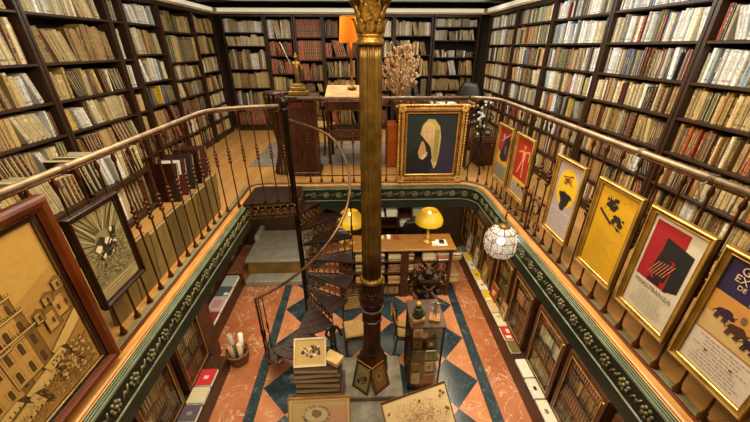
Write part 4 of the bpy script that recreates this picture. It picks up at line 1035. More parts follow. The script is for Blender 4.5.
# carved pedestal and statuette behind the stair head
pd = empty('pedestal', (-.79, 4.5, 0), label='tall square red mahogany pedestal standing behind the spiral stair head', cat='pedestal')
MB().box(-.17, -.15, .06, .17, .15, .99, bev=.008).build('shaft', WOODR, pd)
m = MB(); m.box(-.2, -.18, .99, .2, .18, 1.02, bev=.006); m.box(-.22, -.2, 1.02, .22, .2, 1.055, bev=.008); m.build('top', WOODM, pd)
m = MB(); m.box(-.21, -.19, .005, .21, .19, .06, bev=.01); m.build('base', WOODM, pd)
m = MB()
for x in (-.11, 0, .11): m.box(x - .04, -.158, .14, x + .04, -.148, .92, bev=.004)
m.build('front_panel', WOODM, pd)
sb = empty('statuette', (-.80, 4.46, 1.056), label='gilt bronze standing warrior statuette with a long staff on mahogany pedestal', cat='statuette')
m = MB(); m.box(-.12, -.09, 0, .12, .09, .05, bev=.01); m.box(-.085, -.07, .05, .085, .07, .10, bev=.01); m.box(-.06, -.055, .10, .06, .055, .13, bev=.008); m.build('base', GOLD, sb)
body('figure', .30, BRONZG, sb, [[(-.2, 0, .72, .3), (-.22, -.06, .9, .22)], [(.16, 0, .66, .3), (.26, -.02, .55, .22)]], z0=.13)
m = MB(); m.tube([(-.17, 0, .60), (.03, -.03, .13)], .006, 6); m.build('staff', SILVER, sb)
m = MB(); m.lathe([(.025, .425), (.028, .435), (.012, .46), (.004, .48)], n=10); m.build('helmet', BRONZG, sb)
# hourglass stand
hg = empty('waisted_stand', (-1.1, 4.5, 0), label='waisted dark wooden slatted stand, narrow in the middle, left of the pedestal', cat='stand')
m = MB(); prof = [(.13, .005), (.13, .03), (.12, .05), (.07, .25), (.05, .40), (.055, .46), (.10, .75), (.145, 1.02), (.15, 1.06)]
for k in range(14):
    a = 2 * PI * k / 14; m.tube([(r * math.cos(a), r * math.sin(a), z) for r, z in prof], [.02 if i > 3 else .017 for i in range(len(prof))], 5)
m.lathe([(.02, .01), (.02, 1.0)], n=8); m.build('slats', WOODM, hg)
m = MB(); m.torus(0, 0, .42, .062, .016, 'z', 20, 6); m.torus(0, 0, .86, .125, .012, 'z', 24, 6); m.build('hoops', IRON, hg)
m = MB(); m.lathe([(.16, 1.06), (.165, 1.075), (.16, 1.09)], n=24); m.build('top', WOODM, hg)
# rug
o = MB().box(-1.7, 4.75, .001, .42, 6.15, .010).build('rug', RUG); tag(o, 'worn blue-grey rug on the gallery floor beneath the writing desk', 'rug')

# writing desk
wd = empty('writing_desk', (-.12, 5.05, 0), label='antique red-brown writing desk with beaded legs and pale sloping top behind column', cat='desk')
MB().box(-.40, -.26, .80, .38, .30, .92, bev=.008).build('case', WOODR, wd)
m = MB(); m._add([(-.40, -.28, .925), (.38, -.28, .925), (.38, .30, 1.06), (-.40, .30, 1.06), (-.40, -.28, .945), (.38, -.28, .945), (.38, .30, 1.08), (-.40, .30, 1.08)], [(0, 3, 2, 1), (4, 5, 6, 7), (0, 1, 5, 4), (1, 2, 6, 5), (2, 3, 7, 6), (3, 0, 4, 7)])
m.build('writing_slope', mat('pale_leather', 'd6b690', .6, c2='b98f64', scale=6), wd)
m = MB()
for y in (-.262,):
    for k in range(26): m.ball(-.385 + k * .03, y - .004, .80, .011, n=6); m.ball(-.385 + k * .03, y - .004, .375, .011, n=6)
m.build('beading', GOLD, wd)
MB().box(-.38, -.25, .36, .36, .28, .42, bev=.006).build('lower_shelf', WOODR, wd)
for x in (-.37, .35):
    for y in (-.23, .27):
        b = MB(); b.lathe([(.022, .012), (.03, .04), (.02, .07)] + [(.018 + .012 * (i % 2), .10 + i * .025) for i in range(28)] + [(.025, .80)], n=10); b.build('leg', WOODM, wd, loc=(x, y, 0))
lp = empty('table_lamp', (-.14, 5.18, 1.05), label='tall table lamp with bright amber shade on the writing desk, left of column', cat='lamp')
m = MB(); m.lathe([(.07, .0), (.075, .015), (.03, .03), (.016, .06)] + [(.014 + .008 * (i % 2), .09 + i * .03) for i in range(14)] + [(.01, .62)], n=14); m.build('twisted_stem', GOLD, lp)
m = MB(); r = [[((q) * math.cos(a), (q) * math.sin(a), z) for a in [2 * PI * k / 24 for k in range(24)]] for q, z in ((.165, .60), (.14, .92))]; m.loft(r, caps=False, smooth=True); m.build('lamp_shade', SHADEO, lp)
m = MB(); m.torus(0, 0, .60, .165, .004, 'z', 24, 4); m.torus(0, 0, .92, .14, .004, 'z', 24, 4); m.build('shade_trim', GOLD, lp)
ld = bpy.data.lights.new('lamp_glow', 'POINT'); ld.energy = 5; ld.color = (1, .6, .25); ld.shadow_soft_size = .05; lo = bpy.data.objects.new('lamp_glow', ld); col.objects.link(lo); lo.parent = lp; lo.location = (0, 0, .75)

# side table with scalloped gilt edge
tb = empty('display_table', (1.0, 4.8, 0), label='long table with scalloped gilt edge behind the veiled figure painting', cat='table')
MB().box(-.54, -.26, .86, .56, .3, .90, bev=.006).build('top', WOODR, tb)
m = MB()
for k in range(24): m.ball(-.53 + k * .047, -.27, .885, .02, n=8, sy=.5); 
for k in range(12): m.ball(.565, -.25 + k * .047, .885, .02, n=8, sx=.5)
m.build('scalloped_edge', GOLDL, tb)
m = MB(); m.box(-.5, -.22, .70, .52, .26, .86); m.build('apron', WOODM, tb)
for x in (-.47, .49):
    for y in (-.2, .24): MB().lathe([(.02, .012), (.03, .05), (.02, .1), (.03, .35), (.02, .6), (.03, .70)], n=10).build('leg', WOODM, tb, loc=(x, y, 0))
o = MB().box(.35, 4.66, .012, .50, 4.98, .62, bev=.006).build('small_cabinet', mat('orange_wood', 'c0601c', .4, c2='9c4812', scale=4)); tag(o, 'narrow bright orange wooden box cabinet between the column and the painting', 'cabinet')
# curling gilt ornament
oc = empty('gilt_ornament', (.54, 4.86, .901), label='ornate pale gilt ornament of curling sprays standing on the display table', cat='ornament')
m = MB(); m.lathe([(.09, .0), (.10, .02), (.04, .05), (.02, .12), (.03, .2), (.015, .3), (.012, .62)], n=16); m.build('stem', GOLD, oc)
rr = random.Random(3); m = MB()
for k in range(150):
    a = rr.uniform(0, 2 * PI); z = rr.uniform(.12, .68); R0 = .27 * math.sqrt(max(.02, 1 - ((z - .40) / .32) ** 2)); R0 *= rr.uniform(.5, 1.05); z2 = z + rr.uniform(-.03, .08)
    c = Vector((R0 * math.cos(a), R0 * math.sin(a), z2)); s = rr.uniform(.016, .032); ax = rr.uniform(0, PI)
    pts = []
    for i in range(8):
        t = i * .75; q = s * (1 - i / 11); pts.append((c.x + q * math.cos(t) * math.cos(ax), c.y + q * math.cos(t) * math.sin(ax), c.z + q * math.sin(t)))
    m.tube([(c.x * .55, c.y * .55, z - .06)] + pts, [.004] + [.0075] * 8, 5)
    m.ball(c.x, c.y, c.z, rr.uniform(.006, .013), n=6)
m.build('curling_sprays', CRYS, oc)
ov = empty('open_magazine', (1.12, 4.68, .902), label='open blue and white magazine lying on the display table above the painting', cat='magazine')
m = MB(); m.box(-.17, -.1, .0, -.003, .1, .008, None, hx('d8dce0')); m.box(.003, -.1, .0, .17, .1, .010, None, hx('b4c8d8')); m.box(-.13, -.06, .0105, -.05, .05, .011, None, hx('5c7c98')); m.box(.04, -.07, .0105, .12, .03, .011, None, hx('e8ecec')); m.build('sheets', INK, ov)
ob = MB().lathe([(.03, .0), (.04, .006), (.09, .02), (.13, .045), (.125, .05), (.08, .028), (.01, .014)], n=20).build('silver_dish', SILVER, loc=(.84, 4.68, .902)); ob.scale = (1.1, .7, 1.3); tag(ob, 'small pale silvered dish beside the curling gilt ornament', 'dish')
# office chair behind
def office_chair(x, y, z, rz, label, s=1):
    c = empty('padded_chair', (x, y, z), rz, label=label, cat='chair', group=None)
    m = MB(); m.box(-.24, -.23, .42, .24, .23, .50, bev=.03); m.build('seat', BLACKL, c)
    m = MB(); rings = []
    for i in range(9):
        t = i / 8; ww = .22 * math.sin(PI * (.22 + .62 * t)) + .03; zz = .55 + .5 * t; y0 = .22 + .05 * t
        rings.append([(-ww, y0, zz), (-ww * .6, y0 - .02, zz), (ww * .6, y0 - .02, zz), (ww, y0, zz), (ww * .6, y0 + .05, zz), (-ww * .6, y0 + .05, zz)])
    m.loft(rings, smooth=True); m.build('backrest', BLACKL, c)
    m = MB(); m.tube([(0, .1, .45), (0, .25, .45), (0, .28, .6)], .018, 6); m.lathe([(.03, .06), (.03, .43)], n=10); m.build('column', IRONK, c)
    for k in range(5):
        a = 2 * PI * k / 5 + .3; mm = MB(); mm.tube([(0, 0, .09), (.26 * math.cos(a), .26 * math.sin(a), .06)], [.022, .014], 6); mm.ball(.26 * math.cos(a), .26 * math.sin(a), .033, .03, n=8); mm.build('leg', IRONK, c)
    return c
office_chair(1.78, 5.75, 0, R(-25), 'black padded chair on the gallery in front of the right-corner bookcase')
office_chair(1.02, 5.75, ZF, R(0), 'black padded chair behind the reading desk, under the right yellow lamp')
office_chair(.22, 5.8, ZF, R(10), 'black padded chair behind the reading desk, partly hidden by the column')
# cream chair
def side_chair(x, y, z, rz, label, arms=False, up=CREAMF):
    c = empty('side_chair', (x, y, z), rz, label=label, cat='chair', group=None)
    m = MB(); m.box(-.2, -.2, .41, .2, .2, .46, bev=.02); m.build('seat', up, c)
    m = MB(); m.box(-.22, -.22, .37, .22, .22, .41, bev=.008); m.build('seat_frame', WOODM, c)
    for sx in (-1, 1):
        MB().tube([(sx * .19, -.2, .38), (sx * .2, -.2, .2), (sx * .18, -.21, .012)], [.022, .018, .012], 6).build('leg', WOODM, c)
        MB().tube([(sx * .18, .2, .40), (sx * .18, .22, .2), (sx * .18, .26, .012)], [.02, .018, .014], 6).build('leg', WOODM, c)
    m = MB(); m.tube([(-.18, .2, .40), (-.19, .23, .62), (-.18, .28, .84), (-.12, .30, .90), (.0, .30, .915), (.12, .30, .90), (.18, .28, .84), (.19, .23, .62), (.18, .2, .40)], .018, 6)
    m.tube([(-.185, .245, .64), (0, .25, .62), (.185, .245, .64)], .014, 6); m.build('back_frame', WOODM, c)
    m = MB(); rings = [[(-.15, .245 + .05 * t, .66 + .2 * t), (.15, .245 + .05 * t, .66 + .2 * t), (.15, .275 + .05 * t, .66 + .2 * t), (-.15, .275 + .05 * t, .66 + .2 * t)] for t in (0, 1)]; m.loft(rings); m.build('back_pad', up, c)
    if arms:
        for sx in (-1, 1): MB().tube([(sx * .19, .235, .66), (sx * .25, .05, .68), (sx * .24, -.12, .66), (sx * .2, -.16, .56), (sx * .2, -.12, .40)], .014, 6).build('arm', WOODM, c)
    return c
side_chair(-.70, 5.55, .01, R(160), 'cream-seated wooden chair on the gallery between pedestal and writing desk')
side_chair(-.16, 3.76, ZF, R(10), 'dark wooden chair with cream upholstery, left of the column foot').scale = (.85, .85, .92)
side_chair(.66, 3.72, ZF, R(84), 'dark wooden armchair with cream upholstery, right of the column foot', True).scale = (.85, .85, .92)

# bin and iron flower stand in the far right corner
bn = empty('square_bin', (1.83, 4.78, 0), R(8), label='dark brown tapering square bin in the far right corner of the gallery', cat='bin')
m = MB(); m.loft([[(-.14, -.12, .005), (.14, -.12, .005), (.14, .12, .005), (-.14, .12, .005)], [(-.18, -.16, .36), (.18, -.16, .36), (.18, .16, .36), (-.18, .16, .36)]]); m.build('bin_body', WOODM, bn)
m = MB(); m.tube([(-.18, -.16, .365), (.18, -.16, .365), (.18, .16, .365), (-.18, .16, .365)], .012, 4, closed=True); m.build('rim', WOODR, bn)
fs = empty('iron_stand', (1.62, 4.42, 0), label='black wrought iron scroll stand with white flowers beside the square bin', cat='stand')
m = MB()
for k in range(3):
    a = 2 * PI * k / 3 + .5; m.tube([(.16 * math.cos(a), .16 * math.sin(a), .012), (.05 * math.cos(a), .05 * math.sin(a), .2), (.02 * math.cos(a), .02 * math.sin(a), .4)], .011, 6)
m.tube([(0, 0, .35), (0, 0, .9)], .012, 6)
for sx in (-1, 1):
    for z in (.55, .75, .92):
        pts = [(sx * (.09 - .07 * (1 - i / 12) * math.cos(i * .6)), 0, z + .07 * (1 - i / 12) * math.sin(i * .6)) for i in range(12)]; m.tube([(0, 0, z - .05)] + pts, .009, 5)
m.build('scroll_frame', IRONK, fs)
m = MB()
for k in range(26): m.ball(rr.uniform(-.1, .1), rr.uniform(-.1, .1), rr.uniform(.5, 1.02), rr.uniform(.014, .026), n=6)
m.build('flowers', mat('white_petals', 'cfc9bc', .7), fs)['kind'] = 'stuff'
m = MB()
for k in range(18):
    a = rr.uniform(0, 2 * PI); z = rr.uniform(.5, .95); m.tube([(0, 0, z - .1), (.07 * math.cos(a), .07 * math.sin(a), z), (.13 * math.cos(a), .13 * math.sin(a), z - .03)], [.004, .012, .002], 4)
m.build('leaves', mat('dark_leaf', '2a3018', .6), fs)

# olive portfolios behind the left railing, dark boards at the wall
rr = random.Random(8)
OL = ['86703c', '786434', '8c7844', '6c5c32']
for k in range(7):
    y = 1.62 + k * .245; h = .40 + rr.uniform(-.02, .02)
    root = empty('portfolio', (-1.575, y, .001), label='olive portfolio board, %s from the camera behind left railing' % ORD[k + 1], cat='portfolio', group='olive portfolios leaning behind the left railing')
    root.rotation_euler = (0, R(4), 0)
    c = mat('portfolio_%d' % (k % 4), OL[k % 4], .7, var=.2, scale=12)
    MB().box(0, 0, 0, .006, .235, h).build('front_board', c, root); MB().box(-.03, 0, 0, -.024, .235, h).build('back_board', c, root)
    MB().box(-.023, .004, .002, -.001, .231, h - .006).build('sheets', mat('aged_sheets', '9c8a5c', .8), root)
for k in range(5):
    y = 3.50 + k * .19
    root = empty('dark_folder', (-2.40, y, .001), label='tall dark folder, %s from the camera leaning on left-wall bookcases' % ORD[k + 1], cat='folder', group='dark folders leaning below the left bookcases')
    root.rotation_euler = (R(-16), 0, R(6))
    c = [FRAMED, mat('folder_maroon', '4a1c16', .6), mat('folder_black', '1c1a18', .6)][k % 3]
    MB().box(0, 0, 0, .3, .012, .44).build('cover', c, root); MB().box(.004, .013, .002, .296, .035, .43).build('sheets', PAPER, root); MB().box(0, .036, 0, .3, .046, .44).build('back_cover', c, root)
    if k == 1: MB().box(.05, -.002, .25, .25, -.0005, .42).build('label_patch', WHITE, root)

# ------------------------------------------------------------------ reading desk of the lower floor
ct = empty('reading_desk', (.56, 5.12, ZF), label='long honey oak desk with open bookshelves in front, carrying two yellow lamps', cat='desk')
MB().box(-1.03, -.26, 1.06, 1.08, .28, 1.10, bev=.008).build('desk_top', mat('ochre_oak', '9a6c30', .4, c2='7e5422', scale=5, stretch=(1, 6, 6)), ct)
for x in (-1.0, -.40, .17, 1.0):
    MB().box(x - (.03 if x != .17 else .07), -.22, .005, x + (.03 if x != .17 else .07), .24, 1.06).build('upright', WOODM, ct)
MB().box(-1.0, .0, .005, 1.0, .02, 1.06).build('back_panel', WOODB, ct)
bays = [(-.97, -.43), (-.37, .10), (.24, .97)]
for (a, b) in bays:
    for z in (.05, .30, .56, .81): MB().box(a, -.21, z - .02, b, 0, z).build('shelf', WOODM, ct)
Mc = Matrix(((1, 0, 0, .56), (0, 1, 0, 4.90), (0, 0, 1, ZF), (0, 0, 0, 1)))
rr = random.Random(77); n0 = len(BOOKS)
for bi, (a, b) in enumerate(bays):
    fill_row(Mc, a, b, .051, .22, rr, 'tans' if bi == 1 else 'dark', ('d', 1), dep=(.12, .15), lean=0, inset=.03)
    if bi == 2: fill_row(Mc, a, b, .561, .22, rr, 'reds', ('d', 1), dep=(.12, .15), lean=0, inset=.03)
    for z, p in ((.301, 'tans'), (.561, 'reds'), (.811, 'vellum')):
        if bi == 2 and z == .561: continue
        for s in ([a + .24, b - .0] if bi != 2 else [a + .25, a + .5, b - .0]): flat_stack(Mc, s, z, 6, rr, p if rr.random() < .5 else 'mix', ('d', 1), w=.225)
for b_ in BOOKS[n0:]: b_['low'] = True
def yellow_lamp(x, label):
    l = empty('desk_lamp', (x, 5.12, -1.599), label=label, cat='lamp', group='yellow-shaded lamps on the reading desk')
    m = MB(); m.lathe([(.075, .0), (.08, .012), (.05, .025), (.02, .045), (.03, .07), (.045, .1), (.025, .13), (.014, .16), (.026, .19), (.03, .21), (.014, .24), (.012, .34), (.02, .36), (.01, .38), (.01, .56)], n=18); m.build('brass_stem', GOLDL, l)
    m = MB(); prof = [(.245, .40), (.25, .45), (.235, .50), (.20, .56), (.15, .63), (.145, .64)]
    m.loft([[(q * math.cos(2 * PI * k / 28), q * math.sin(2 * PI * k / 28), z) for k in range(28)] for q, z in prof], caps=False, smooth=True); m.build('lamp_shade', SHADEY, l)
    m = MB(); m.ball(0, 0, .59, .03, n=10); m.build('bulb', mat('warm_bulb', 'ffe0a0', .5, emis='ffcf80', es=5), l)
    m = MB(); m.torus(0, 0, .63, .145, .004, 'z', 24, 4)
    for k in range(3):
        a = 2 * PI * k / 3; m.tube([(0, 0, .56), (.145 * math.cos(a), .145 * math.sin(a), .63)], .003, 4)
    m.build('shade_ring', GOLDL, l)
    ld = bpy.data.lights.new('lamp_glow', 'POINT'); ld.energy = 2.0; ld.color = (1, .82, .48); ld.shadow_soft_size = .04; lo = bpy.data.objects.new('lamp_glow', ld); col.objects.link(lo); lo.parent = l; lo.location = (0, 0, .48)
yellow_lamp(1.16, 'brass lamp with yellow shade on the right end of the reading desk')
yellow_lamp(-.24, 'brass lamp with yellow shade left of the column, partly behind the spiral stair')
o = empty('card_holder', (1.33, 5.05, -1.599), label='white paper tray with a small dark device at right end of reading desk', cat='tray')
MB().box(-.02, -.09, 0, .17, .1, .02, bev=.004).build('tray', WHITE, o); MB().box(.03, -.05, .02, .12, .05, .05, bev=.006).build('device', BLACKL, o); MB().box(-.11, -.08, 0, -.03, .0, .05, bev=.002).build('card', WHITE, o)
for k, (x, w_, h, c) in enumerate([(.28, .09, .03, 'cream'), (.42, .07, .05, 'white'), (.55, .1, .02, 'red')]):
    o = MB().box(x, 5.22, -1.599, x + w_, 5.32, -1.599 + h, bev=.004).build('small_box', {'cream': PAPER, 'white': WHITE, 'red': mat('box_red', '8c2a20', .6)}[c])
    tag(o, c + ' small box at the back edge of reading desk beside the column', 'box', 'small boxes on the reading desk')
# paper rack on the back wall
pr = empty('paper_rack', (.75, 6.2, ZF), label='dark open rack with stacked papers behind the reading desk', cat='rack')
for x in (-.6, -.02, .6): MB().box(x - .015, 0, .005, x + .015, .35, 1.75).build('upright', WOODM, pr)
for z in (.5, .8, 1.05, 1.30, 1.52): MB().box(-.585, .01, z - .02, .585, .34, z).build('shelf', WOODM, pr)
rr = random.Random(31)
k = 0
for z in (.8, 1.05, 1.30, 1.52):
    for x in (-.56, -.27, .03, .30):
        if rr.random() < .12: continue
        h = rr.uniform(.05, .16); c = rr.choice(['white', 'white', 'cream', 'grey']); k += 1
        m = MB(); q = 0
        while q < h:
            t = rr.uniform(.006, .02); m.box(rr.uniform(0, .01), rr.uniform(0, .01), q, .24 + rr.uniform(0, .01), .3, q + t * .9); q += t
        o = m.build('paper_stack', {'white': WHITE, 'cream': PAPER, 'grey': mat('roll_grey', 'a8a48e')}[c]); o.location = (.75 + x, 6.2 + .02, ZF + z + .001)
        tag(o, '%s paper stack, %s column from left on %s rack shelf from bottom, behind reading desk' % (c, ORD[[-.56, -.27, .03, .30].index(x) + 1], ORD[[.8, 1.05, 1.30, 1.52].index(z) + 1]), 'papers', 'paper stacks in the rack behind the reading desk')
for k in range(4):
    h = .24 - k * .012; o = MB().box(-1.03 + k * .045, 5.24, -1.599, -1.03 + k * .045 + .035, 5.38, -1.599 + h, bev=.003).build('box_file', [WHITE, WHITE, PAPER, BLACKL][k]) if False else None
# bright lamp-side statuettes
o = empty('column_clock', (-.40, 5.06, -1.599), label='gilt carved ornament standing on the desk beneath the left yellow lamp', cat='ornament')
m = MB(); m.box(-.06, -.05, 0, .06, .05, .03); m.build('base', GOLD, o); m = MB()
for k in range(7): m.ball(.02 * math.sin(k), 0, .05 + k * .035, .035 - k * .002, n=8)
m.build('carving', GOLDL, o)

# vitrine and figures
vt = empty('glass_vitrine', (.78, 3.22, ZF), label='narrow dark-framed glass vitrine with small prints inside, right of the column', cat='vitrine')
m = MB()
for x in (-.21, .19):
    for y in (-.24, .22): m.box(x, y, .005, x + .02, y + .02, 1.17)
m.box(-.21, -.24, .005, .21, .24, .07); m.box(-.19, -.22, .07, .19, .22, .08); m.build('case_frame', DKBRZ, vt)
m = MB(); m.box(-.225, -.255, 1.17, .225, .255, 1.20, bev=.006); m.build('top', WOODM, vt)
for n_, (a, b, c, d) in enumerate([(-.19, -.236, .19, -.232), (-.206, -.22, -.202, .22), (.202, -.22, .206, .22)]): MB().box(a, b, .07, c, d, 1.17).build('glass_pane', GLASS, vt)
for z in (.33, .56, .78, .98): MB().box(-.19, -.22, z - .008, .19, .22, z).build('shelf', GLASS if False else DKBRZ, vt)
MB().box(-.19, .215, .07, .19, .222, 1.17).build('back_panel', WOODM, vt)
cs = ['8a7440', '6e5a30', '7a4a28', '96865c', '4a3a20', 'c8bca0', '9a3a20', '6c5c3a', 'b8a880', '5a5a3a']
rr = random.Random(12); k = 0
for z, hh in ((.08, .2), (.33, .16), (.56, .16), (.78, .15), (.98, .14)):
    for x in (-.15, .03):
        k += 1; c = cs[k - 1]; w_ = rr.uniform(.11, .15); h = hh * rr.uniform(.75, 1)
        m = MB(); m.box(0, 0, 0, w_, .012, h, None, hx(c)); m.box(.008, -.002, .008, w_ - .008, 0, h - .008, None, hx(cs[(k + 4) % 10]))
        m.box(w_ * .3, -.003, h * .3, w_ * .65, -.002, h * .65, None, hx(cs[(k + 7) % 10]))
        o = m.build('small_print', INK); o.location = (.78 + x - .02, 3.22 - .205, ZF + z + .001); o.rotation_euler = (R(-6), 0, 0)
        tag(o, 'small %s print on %s shelf from the bottom inside the glass vitrine' % ('left' if x < 0 else 'right', ORD[[.08, .33, .56, .78, .98].index(z) + 1]), 'print', 'small prints inside the vitrine')
vl = bpy.data.lights.new('vitrine_fill', 'AREA'); vl.size = .3; vl.energy = 1.6; vl.color = (1, .8, .5); vo = bpy.data.objects.new('vitrine_fill', vl); col.objects.link(vo); vo.parent = vt; vo.location = (0, -.1, 1.165)  # unseen lights added inside the vitrine to brighten its contents
for q in range(3):
    vl2 = vl.copy(); vl2.energy = .7; vo = bpy.data.objects.new('vitrine_fill', vl2); col.objects.link(vo); vo.parent = vt; vo.location = (0, -.05, .32 + .225 * q)
def bustlet():
    o = empty('figurine', (.66, 3.10, -1.499), R(10), label='green and gold seated figurine on a gilt block, left on the vitrine top', cat='figurine')
    m = MB(); m.box(-.075, -.06, 0, .075, .06, .055, bev=.006); m.build('base', GOLDL, o)
    m = MB(); m.lathe([(.06, .055), (.065, .09), (.05, .13), (.055, .17), (.03, .2)], n=14); m.ball(0, -.005, .235, .036, n=10, sz=1.2)
    for sx in (-1, 1): m.tube([(sx * .05, 0, .17), (sx * .08, -.03, .12), (sx * .03, -.065, .10)], [.02, .018, .013], 6)
    m.build('figure', VERDI, o)
    m = MB(); m.lathe([(.04, .255), (.045, .265), (.02, .285), (.004, .30)], n=12); m.build('cap', GOLDL, o)
    o = empty('figurine', (.88, 3.12, -1.499), R(-15), label='slim silvery figurine on a tan plinth, right on the vitrine top', cat='figurine')
    m = MB(); m.box(-.07, -.07, 0, .07, .07, .03, bev=.006); m.build('base', WOODL, o)
    body('figure', .27, SILVER, o, [[(-.22, -.05, .62, .3), (-.12, -.2, .6, .22)], [(.24, -.02, .84, .3), (.34, -.08, 1.0, .22)]], z0=.03)
bustlet()
gb = empty('horned_bust', (.92, 3.84, ZF - .02), label='dark bronze horned demon bust on a pedestal behind the glass vitrine', cat='bust')
m = MB(); m.box(-.2, -.17, .055, .2, .17, .14, bev=.01); m.box(-.15, -.13, .08, .15, .13, .85, bev=.01); m.box(-.19, -.16, .85, .19, .16, .90, bev=.01); m.build('pedestal', WOODM, gb)
m = MB(); m.lathe([(.12, .9), (.13, .93), (.08, .98), (.07, 1.02)], n=16); m.build('socle', DKBRZ, gb)
pts = [(0, 0, 1.08), (0, 0, 1.22), (0, -.01, 1.34), (0, -.03, 1.44), (0, -.05, 1.50), (-.12, 0, 1.28), (.12, 0, 1.28), (-.17, .0, 1.14), (.17, .0, 1.14), (-.12, -.1, 1.05), (.12, -.1, 1.05), (0, -.13, 1.42)]
figure('bust', pts, [(0, 1), (1, 2), (2, 3), (3, 4), (1, 5), (1, 6), (5, 7), (6, 8), (7, 9), (8, 10), (3, 11)], [.13, .15, .085, .10, .07, .10, .10, .075, .075, .05, .05, .04], DKBRZ, gb, sub=2)
m = MB()
for sx in (-1, 1):
    m.tube([(sx * .04, -.03, 1.52), (sx * .09, -.03, 1.58), (sx * .12, -.02, 1.65), (sx * .11, 0, 1.72)], [.022, .018, .012, .003], 8)
    m.tube([(sx * .08, 0, 1.46), (sx * .14, 0, 1.50), (sx * .16, .01, 1.56)], [.02, .014, .003], 6)
m.build('horns_and_ears', DKBRZ, gb)
RUB = mat('rubbed_bronze', '6a4828', .3, metal=.7, c2='3a2414', scale=20)
for sx in (-1, 1):
    MB().ball(sx * .03, -.115, 1.465, .012, n=8).build('eye', RUB, gb)
    m = MB()
    for k in range(10): m.ball(sx * (.06 + .022 * k), -.06 + .01 * k, 1.25 - .012 * k, .024, n=6)
    for k in range(6):
        m.tube([(sx * .13, .03, 1.34), (sx * (.20 + .018 * k), .04, 1.46 - .06 * k), (sx * (.27 - .01 * k), .03, 1.28 - .07 * k)], [.02, .016, .003], 5)
    m.build('wing', RUB, gb)
m = MB()
for k in range(8): m.ball(-.07 + .02 * k, -.13, 1.16 + .02 * abs(k - 3.5), .018, n=6)
m.build('collar', RUB, gb)

# stack of portfolios, prints and boards in front
def volume(x0, y0, z, x1, y1, t, rz, lab):
    cx, cy = (x0 + x1) / 2, (y0 + y1) / 2
    o = empty('thick_volume', (cx, cy, z), rz, label=lab, cat='book', group='pile of thick dark volumes left of the column')
    a, b = (x1 - x0) / 2, (y1 - y0) / 2; m = MB(); m.box(-a, -b, 0, a, b, .008, bev=.002); m.box(-a, -b, t - .008, a, b, t, bev=.002); m.box(-a, b - .01, .008, a, b, t - .008); m.build('cover', mat('volume_leather', '3e2012', .4, c2='2c140a', scale=12), o)
    MB().box(-a + .006, -b + .006, .009, a - .006, b - .012, t - .009).build('pages', PAGES, o)
o = empty('low_table', (-.58, 2.78, ZF), label='low dark table under the pile of thick volumes', cat='table')
MB().box(-.3, -.2, .41, .3, .22, .44).build('table_top', WOODM, o)
for x in (-.27, .27):
    for y in (-.17, .19): MB().box(x - .02, y - .02, .002, x + .02, y + .02, .41).build('leg', WOODM, o)
zz = ZF + .441
for k, (lab, t) in enumerate([('thick dark volume at the bottom of the pile', .085), ('thick dark volume, second from bottom of the pile', .085), ('thick dark volume in the middle of the pile', .09), ('thick dark volume, fourth from bottom of pile', .08), ('thick dark volume, second from top of pile', .08), ('thick dark volume topmost of the pile', .075)]):
    volume(-.86 + .005 * (k % 3), 2.62, zz, -.32 - .012 * (k % 2), 2.96, t, R([0, 1, -1.5, .5, 2, -1][k]), lab); zz += t + .002
TOP = zz
def board(name, label, cat, loc, rot, w_, h, shapes, frame=None, bar=.0, thick=.012, edge=None, mt=None):
    root = empty(name, loc, label=label, cat=cat, rot=rot)
    MB().box(-w_ / 2, 0, -thick, w_ / 2, h, 0).build('board', edge or WOODL, root)
    sh = [([(x - w_ / 2 + bar, y + bar) for x, y in pts], c) for pts, c in shapes]
    art_mesh(sh, .001).build('print', mt or INK, root)
    if bar:
        m = MB(); B = bar
        m.box(-w_ / 2, 0, 0, w_ / 2, B, .012); m.box(-w_ / 2, h - B, 0, w_ / 2, h, .012); m.box(-w_ / 2, B, 0, -w_ / 2 + B, h - B, .012); m.box(w_ / 2 - B, B, 0, w_ / 2, h - B, .012); m.build('frame', frame or PAPER, root)
    return root
rr = random.Random(6)
W, H = .34, .28
S = [(rect(0, 0, W, H), 'c9a566')] + [(disc(.18 + rr.uniform(-.1, .1), .14 + rr.uniform(-.05, .06), rr.uniform(.008, .025), None, 7, 0, .4, rr), rr.choice(['3a3226', '5a4a34', 'e0d4b0', '6a5a40'])) for k in range(26)]
S += [(line(.06, .20, .18, .10, .005), 'd8d0b8'), (line(.22, .22, .16, .12, .004), '2a241c')]
board('small_picture', 'tan framed print of dark figures propped on the pile of volumes', 'picture', (-.66, 2.66, TOP + .002), (R(48), 0, R(2)), .38, .32, S, PAPER, .02)
o = empty('cream_box', (-.39, 2.74, TOP + .001), R(-32), label='small cream cardboard box lying at an angle on the pile of volumes', cat='box')
MB().box(-.1, -.07, 0, .1, .07, .035, bev=.003).build('box_base', PAPER, o); MB().box(-.103, -.073, .036, .103, .073, .065, bev=.004).build('lid', mat('cream_card', 'dcb878', .7, c2='c9a060', scale=9), o)
o = empty('figurine', (-.40, 2.90, TOP + .001), R(20), label='small black bronze figurine standing behind the cream box', cat='figurine')
MB().lathe([(.05, 0), (.05, .02), (.04, .03)], n=14).build('base', IRONK, o)
body('figure', .42, BLACKL, o, [[(-.2, -.04, .62, .35), (-.1, -.15, .52, .25)], [(.2, -.04, .64, .35), (.24, -.14, .5, .25)]], z0=.03)
W, H = .70, .70
S = [(rect(0, 0, W, H), 'd8bd86'), (rect(.03, .03, W - .03, H - .03), 'cfb078'), (rect(W * .55, .06, W - .05, H - .1), 'cf9c78'), (disc(W * .45, H - .20, .17, .12, 24), 'b0a078'), (disc(W * .45, H - .20, .13, .085, 24), 'd4c090'), (disc(W * .45, H - .18, .06, .05, 12, 0, .2, rr), '8a7a54')]
